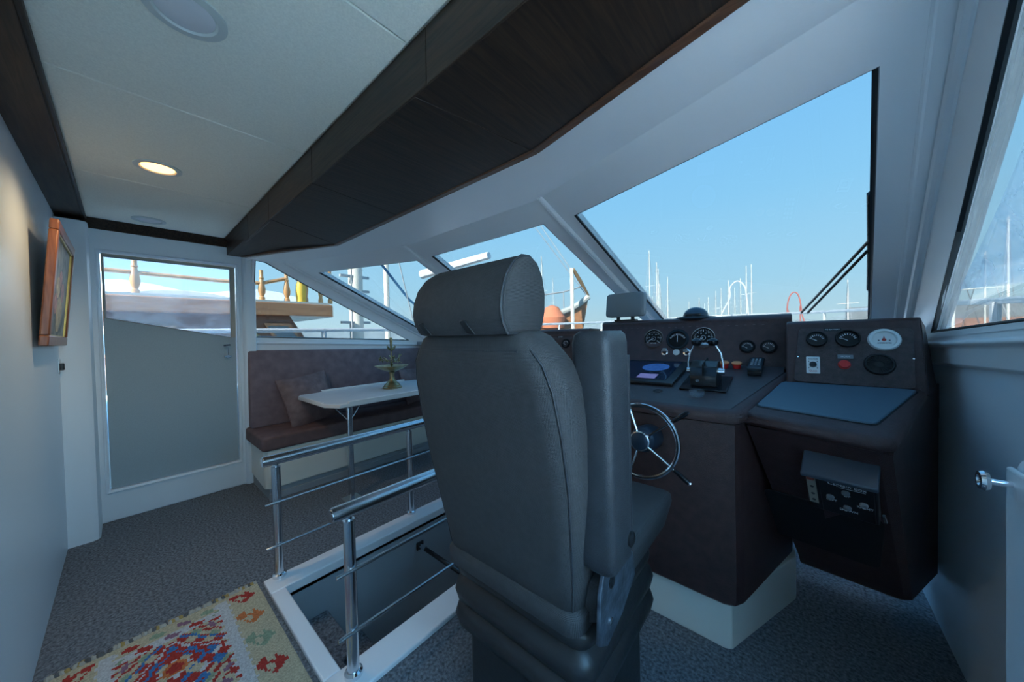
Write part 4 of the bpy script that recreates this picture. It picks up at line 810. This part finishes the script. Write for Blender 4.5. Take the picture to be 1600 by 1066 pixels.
lm = thing('roller_coaster', (-1, 250, -1), 'red roller coaster loop far across the harbour', 'roller coaster')
LR = mat('coaster_red', (.45, .13, .11), .6)
obj('loop_track', MB().tube(smooth([(-4.6, 250, -1), (-4.3, 250, 9), (-3.9, 250, 16), (-2.6, 250, 20.6), (-1, 250, 22), (.6, 250, 20.6), (1.6, 250, 16), (2.3, 250, 9), (3.2, 250, 5), (3.6, 250, -1)]), .32, 8), LR, lm)
obj('support', MB().tube([(-3.2, 252, -1), (-3.6, 250.4, 12)], .25, 6), LR, lm); obj('support', MB().tube([(1.6, 252, -1), (1.4, 250.4, 14)], .25, 6), LR, lm)
HULLW = mat('boat_white', (.42, .43, .44), .4); MASTM = mat('mast_white', (.62, .61, .58), .4); WIRE = mat('rigging_wire', (.30, .31, .33), .5); DARKC = mat('sail_cover_navy', (.05, .08, .16), .8)
def sailboat(x, y, ztop, lab, grp, rot=0, rad=.085, lean=0, boom=True, L=9):
    t = thing('sailing_boat', (x, y, -1.5), lab, 'boat', grp); R_ = Matrix.Translation((x, y, 0)) @ Matrix.Rotation(rot, 4, 'Z')
    mb = MB(R_); rings = []
    for i in range(9):
        u = i/8; xx = (u-.45)*L; hw = L*.16*math.sin(pi*min(1, .18+.82*(1-u)))**.6 if u < 1 else .02; hw = max(hw, .03); sh = .15+.5*u*u
        rings.append([(xx, -hw, -.55+sh), (xx, -hw*.6, -1.45), (xx, hw*.6, -1.45), (xx, hw, -.55+sh)])
    obj('hull', mb.loft(rings), HULLW, t); obj('coachroof', MB(R_).loft([[(-1.6, -.9, z), (1.3, -.6, z), (1.3, .6, z), (-1.6, .9, z)] for z in (-.5, .15)]), HULLW, t, bevel=.08)
    mt = (lean*(ztop+1), 0, ztop)
    ms = obj('mast', MB(R_).tube([(.3, 0, -.4), (.3+mt[0], 0, ztop)], [rad, rad*.8], 8), MASTM, t)
    obj('spreader', MB(R_).tube([(.3+mt[0]*.6, -.8, ztop*.6), (.3+mt[0]*.6, .8, ztop*.6)], .03, 5), MASTM, ms)
    obj('forestay', MB(R_).tube([(.3+mt[0], 0, ztop-.2), (L*.53, 0, .1)], .022, 5), WIRE, t); obj('backstay', MB(R_).tube([(.3+mt[0], 0, ztop-.1), (-L*.43, 0, -.4)], .022, 5), WIRE, t)
    if boom: obj('boom', MB(R_).tube([(.2, 0, .75), (-3.2, 0, .8)], [.17, .12], 8), DARKC, t)
G1 = 'distant moored sailing boats'
KS = [1, 1.2, 1.42, 1.65, 1.9, 1, 1.2, 1.42, 1, 1.2, 1.7, 1.65, 2.0, 1, 1.2, 1.6, 1.9, 1.5, 1]; bi = 0
LAB = 'white sailing boat with a tall bare mast moored far across the harbour'
for (x, y, z) in ((-18.6, 57, 14.8), (-18.35, 60, 13.2), (-17.3, 57.4, 11.6), (-16.85, 61, 10.6), (-19.0, 64, 10.0), (-13.6, 68.7, 7.3), (-12.1, 69, 7.2), (-11.0, 69, 8.25), (-10.2, 69.2, 8.75), (-9.56, 73, 10.1), (-9.1, 69.4, 10), (-7.8, 66, 8.2), (-7.35, 69.6, 10.1), (-6.5, 69.7, 12.1), (-5.98, 72, 12.6), (-16.7, 75, 7.2), (-14.8, 80, 7.0), (-21, 66, 8.0), (4.08, 49.8, 6.2)):
    k_ = KS[bi]; bi += 1
    sailboat(x*k_, y*k_, 1.2+(z-1.2)*k_, LAB, G1, rot=random.choice((1.57, 1.53, 1.61, 4.71)), rad=(.085 if z > 9 else .062)*k_)
sailboat(13.9, 50, 10.5, 'large white sailing boat with thick mast seen through the starboard window', None, rot=1.2, rad=.10)
sailboat(9.95, 38.7, 6.2, 'smaller white sailing boat with slim mast seen through the starboard window', None, rot=1.6, rad=.05)
sailboat(5.6, 26.0, 4.8, 'white sailing boat with leaning mast beside the starboard pillar', None, rot=1.1, rad=.07, lean=.06)
sailboat(-28.9, 40.8, 12.9, 'white sailing boat with tall mast behind the wooden boat bow', None, rot=1.9, rad=.09)
sailboat(-41.4, 62.7, 13.8, 'white sailing boat with shorter mast behind the wooden boat bow', None, rot=1.9, rad=.06)

# wooden motor-sailer moored alongside to port
gw = woodmat('varnished_teak', (.34, .14, .06), (.50, .24, .11), .35, (3, .6, 6), coat=.4); gw2 = woodmat('varnished_post', (.52, .24, .09), (.66, .36, .15), .35, (8, 8, 1), coat=.3); gdk = woodmat('dark_teak', (.13, .055, .03), (.20, .09, .05), .4, (3, .6, 6))
gu = thing('wooden_gulet', (-9, 1, -1.5), 'varnished wooden boat deckhouse with turned railing alongside to port', 'boat')
obj('hull', MB().loft([[(-7.6, -9, -1.5), (-7.4, -9, .55), (-11.5, -9, .55), (-11.2, -9, -1.5)], [(-7.4, 3, -1.5), (-7.1, 3, .6), (-11.7, 3, .6), (-11.4, 3, -1.5)], [(-8.0, 8, -1.5), (-7.7, 8, .8), (-11, 8, .8), (-10.7, 8, -1.5)], [(-9.3, 12, -1.3), (-9.3, 12.6, 1.3), (-9.4, 12.6, 1.3), (-9.4, 12, -1.3)]]), HULLW, gu)
obj('deckhouse', MB().loft([[(-8.15, -7, z), (-8.15, 2.98-(z-.6)*.6, z), (-10.6, 2.98-(z-.6)*.6, z), (-10.6, -7, z)] for z in (.55, 1.74)]), gdk, gu, bevel=.02)
def gwin(y0, y1, z0, z1, sl=0):
    f_ = obj('cabin_window', MB().ring([(-8.14, y0, z0), (-8.14, y1, z0), (-8.14, y1-sl, z1), (-8.14, y0-sl, z1)], [(-8.14, y0+.05, z0+.05), (-8.14, y1-.05, z0+.05), (-8.14, y1-sl-.05, z1-.05), (-8.14, y0-sl+.05, z1-.05)], (1, 0, 0), .03), gw, gu)
    obj('glass', MB().loft([[(xx, y0+.04, z0+.04), (xx, y1-.04, z0+.04), (xx, y1-sl-.04, z1-.04), (xx, y0-sl+.04, z1-.04)] for xx in (-8.145, -8.13)]), mat('cabin_glass', (.12, .18, .22), .08), f_)
gwin(2.02, 2.48, 1.22, 1.56, .18); gwin(-1.6, -.6, 1.0, 1.5); gwin(-.4, .6, 1.0, 1.5)
ph = obj('porthole', MB(frame((-8.13, 1.62, 1.2), (0, 1, 0), (0, 0, 1))).torus(.17, .03, k=28, q=6), BRASS, gu); obj('glass', MB(frame((-8.14, 1.62, 1.2), (0, 1, 0), (0, 0, 1))).lathe([(.16, 0), (.16, .012), (.001, .012)], k=24), MATS['cabin_glass'], ph)
obj('roof', MB().loft([[(-7.98, -7.5, z), (-7.98, 3.1, z), (-8.25, 3.22, z), (-10.6, 3.22, z), (-10.8, -7.5, z)] for z in (1.72, 1.98)]), gw, gu, bevel=.02)
obj('roof_top', MB().loft([[(-8.0, -7.4, z), (-8.0, 3.05, z), (-10.6, 3.1, z), (-10.7, -7.4, z)] for z in (1.98, 2.02)]), mat('roof_cream', (.62, .58, .50), .6), gu)
pr_ = [(.052, 2.02), (.052, 2.08), (.034, 2.10), (.060, 2.17), (.066, 2.24), (.05, 2.34), (.034, 2.44), (.046, 2.46), (.034, 2.48), (.034, 2.62)]
for y in (-5.2, -3.4, -1.6, .15, 1.83, 2.26): obj('baluster', MB().lathe(pr_, (-8.12, y, 0), 12), gw2, gu)
obj('baluster', MB().lathe([(.085, 2.02), (.10, 2.25), (.085, 2.40), (.05, 2.5)], (-8.12, 2.52, 0), 14), mat('yellow_fender', (.80, .50, .06), .5), gu)
for y in (2.62, 2.92, 3.12): obj('baluster', MB().lathe([(.05, 2.02), (.05, 2.1), (.035, 2.14), (.055, 2.3), (.035, 2.5), (.045, 2.85)], (-8.15, y, 0), 12), gw2, gu)
obj('roof_handrail', MB().tube([(-8.12, -7, 2.50), (-8.12, 1.2, 2.34), (-8.12, 1.83, 2.36), (-8.12, 2.26, 2.50)], .035, 8), gw2, gu)
obj('canvas_cover', MB().loft([[(-9.9, y, 2.0), (-9.2, y, 2.02), (-9.0, y, 2.12+.1*sin(y*2)), (-9.4, y, 2.32+.08*cos(y*3)), (-9.9, y, 2.25)] for y in [-4+i*.4 for i in range(18)]]), mat('white_canvas', (.70, .74, .78), .9), gu)
msx, msy = -8.6, 3.92
mst = obj('mast', MB().tube([(msx, msy, .4), (msx, msy, 9)], .17, 14), mat('cream_mast', (.72, .68, .60), .5), gu)
for z in (1.62, 2.42, 2.78, 3.3): obj('mast_step', MB().box(msx+.05, msx+.13, msy-.42, msy+.30, z-.03, z+.03), mat('step_grey', (.42, .44, .46), .6), mst)
obj('shroud', MB().tube([(-7.7, 5.2, .8), (msx, msy, 8.5)], .015, 5), WIRE, gu); obj('shroud', MB().tube([(-7.5, 3.3, .7), (msx, msy, 8.5)], .015, 5), WIRE, gu)
obj('blue_line', MB().tube([(-8.4, 7.2, 1.0), (-8.5, 5.4, 2.3), (-8.6, 4.3, 3.6)], .035, 6), mat('blue_rope', (.05, .17, .32), .7), gu)
obj('fore_mast', MB().tube([(-9.2, 5.1, .6), (-9.2, 5.1, 8)], .08, 10), MATS['cream_mast'], gu)
obj('deck_box', MB().box(-8.9, -8.1, 3.3, 4.5, .55, 1.05), mat('deck_grey', (.30, .33, .37), .7), gu, bevel=.03)
obj('bulwark', MB().loft([[(-7.35, -9, .55), (-7.28, -9, .55), (-7.28, -9, .85), (-7.35, -9, .85)], [(-7.05, 3, .6), (-6.98, 3, .6), (-6.98, 3, .95), (-7.05, 3, .95)], [(-7.75, 8, .8), (-7.68, 8, .8), (-7.68, 8, 1.2), (-7.75, 8, 1.2)]]), gw, gu)
# second wooden boat with a raised bow
wb = thing('wooden_sailboat', (-9, 15, -1.5), 'wooden boat with upswept bow and bowsprit moored ahead', 'boat')
obj('hull', MB().loft([[(-14, 11, -1.5), (-13.4, 11, 1.2), (-16.5, 11.5, 1.2), (-16.2, 11.5, -1.5)], [(-11, 13, -1.5), (-10.4, 12.6, 1.6), (-13.2, 14.4, 1.6), (-12.6, 14.4, -1.5)], [(-9.2, 14.6, -1.2), (-8.7, 14.5, 2.3), (-9.6, 15.1, 2.3), (-9.4, 15, -1.2)], [(-8.55, 15.1, -.4), (-7.95, 15.25, 3.0), (-8.1, 15.4, 3.0), (-8.6, 15.2, -.4)]]), gw, wb, ang=50)
obj('rubbing_strake', MB().tube(smooth([(-13.3, 10.95, 1.25), (-10.3, 12.55, 1.7), (-8.65, 14.45, 2.4), (-7.93, 15.25, 3.05)]), .14, 8), mat('strake_grey', (.45, .45, .42), .6), wb)
for (x, y, h) in ((-10.2, 12.7, 3.0), (-8.8, 14.3, 3.3)): obj('rail_post', MB().tube([(x, y, 1.6), (x, y, h)], .03, 6), WIRE, wb)
obj('pulpit_rail', MB().tube([(-13.3, 10.9, 2.6), (-10.2, 12.7, 3.0), (-8.8, 14.3, 3.3), (-8.2, 15.2, 3.6)], .035, 6), WIRE, wb)
obj('bow_post', MB().tube([(-8.05, 13.85, 1.0), (-8.05, 13.85, 4.3)], .09, 8), MATS['cream_mast'], wb)
obj('furled_sail', MB().tube([(-8.0, 13.9, 4.25), (-7.95, 14.4, 3.8), (-7.9, 15.2, 3.1)], [.08, .10, .05], 8), mat('furled_brown', (.35, .22, .12), .8), wb)
obj('anchor_bag', MB().lathe([(.05, 1.3), (.55, 1.5), (.62, 2.0), (.3, 2.5), (.05, 2.6)], (-8.9, 13.4, 0), 12), mat('orange_canvas', (.60, .20, .10), .8), wb)
obj('forestay', MB().tube([(-8.0, 15.2, 3.1), (-12.5, 11.0, 11.5)], .022, 5), WIRE, wb); obj('forestay', MB().tube([(-8.05, 13.85, 4.2), (-12.0, 11.3, 11.5)], .022, 5), WIRE, wb)
obj('shore_cabin', MB().loft([[(-13.8, 11.3, z), (-11.6, 12.6, z), (-12.6, 13.6, z), (-14.6, 12.4, z)] for z in (1.2, 2.2)]), gw2, wb, bevel=.05)
obj('boom', MB().tube([(-14.5, 10.0, 4.4), (-10.3, 10.6, 4.75)], [.22, .16], 10), mat('furled_white', (.74, .76, .78), .8), wb)
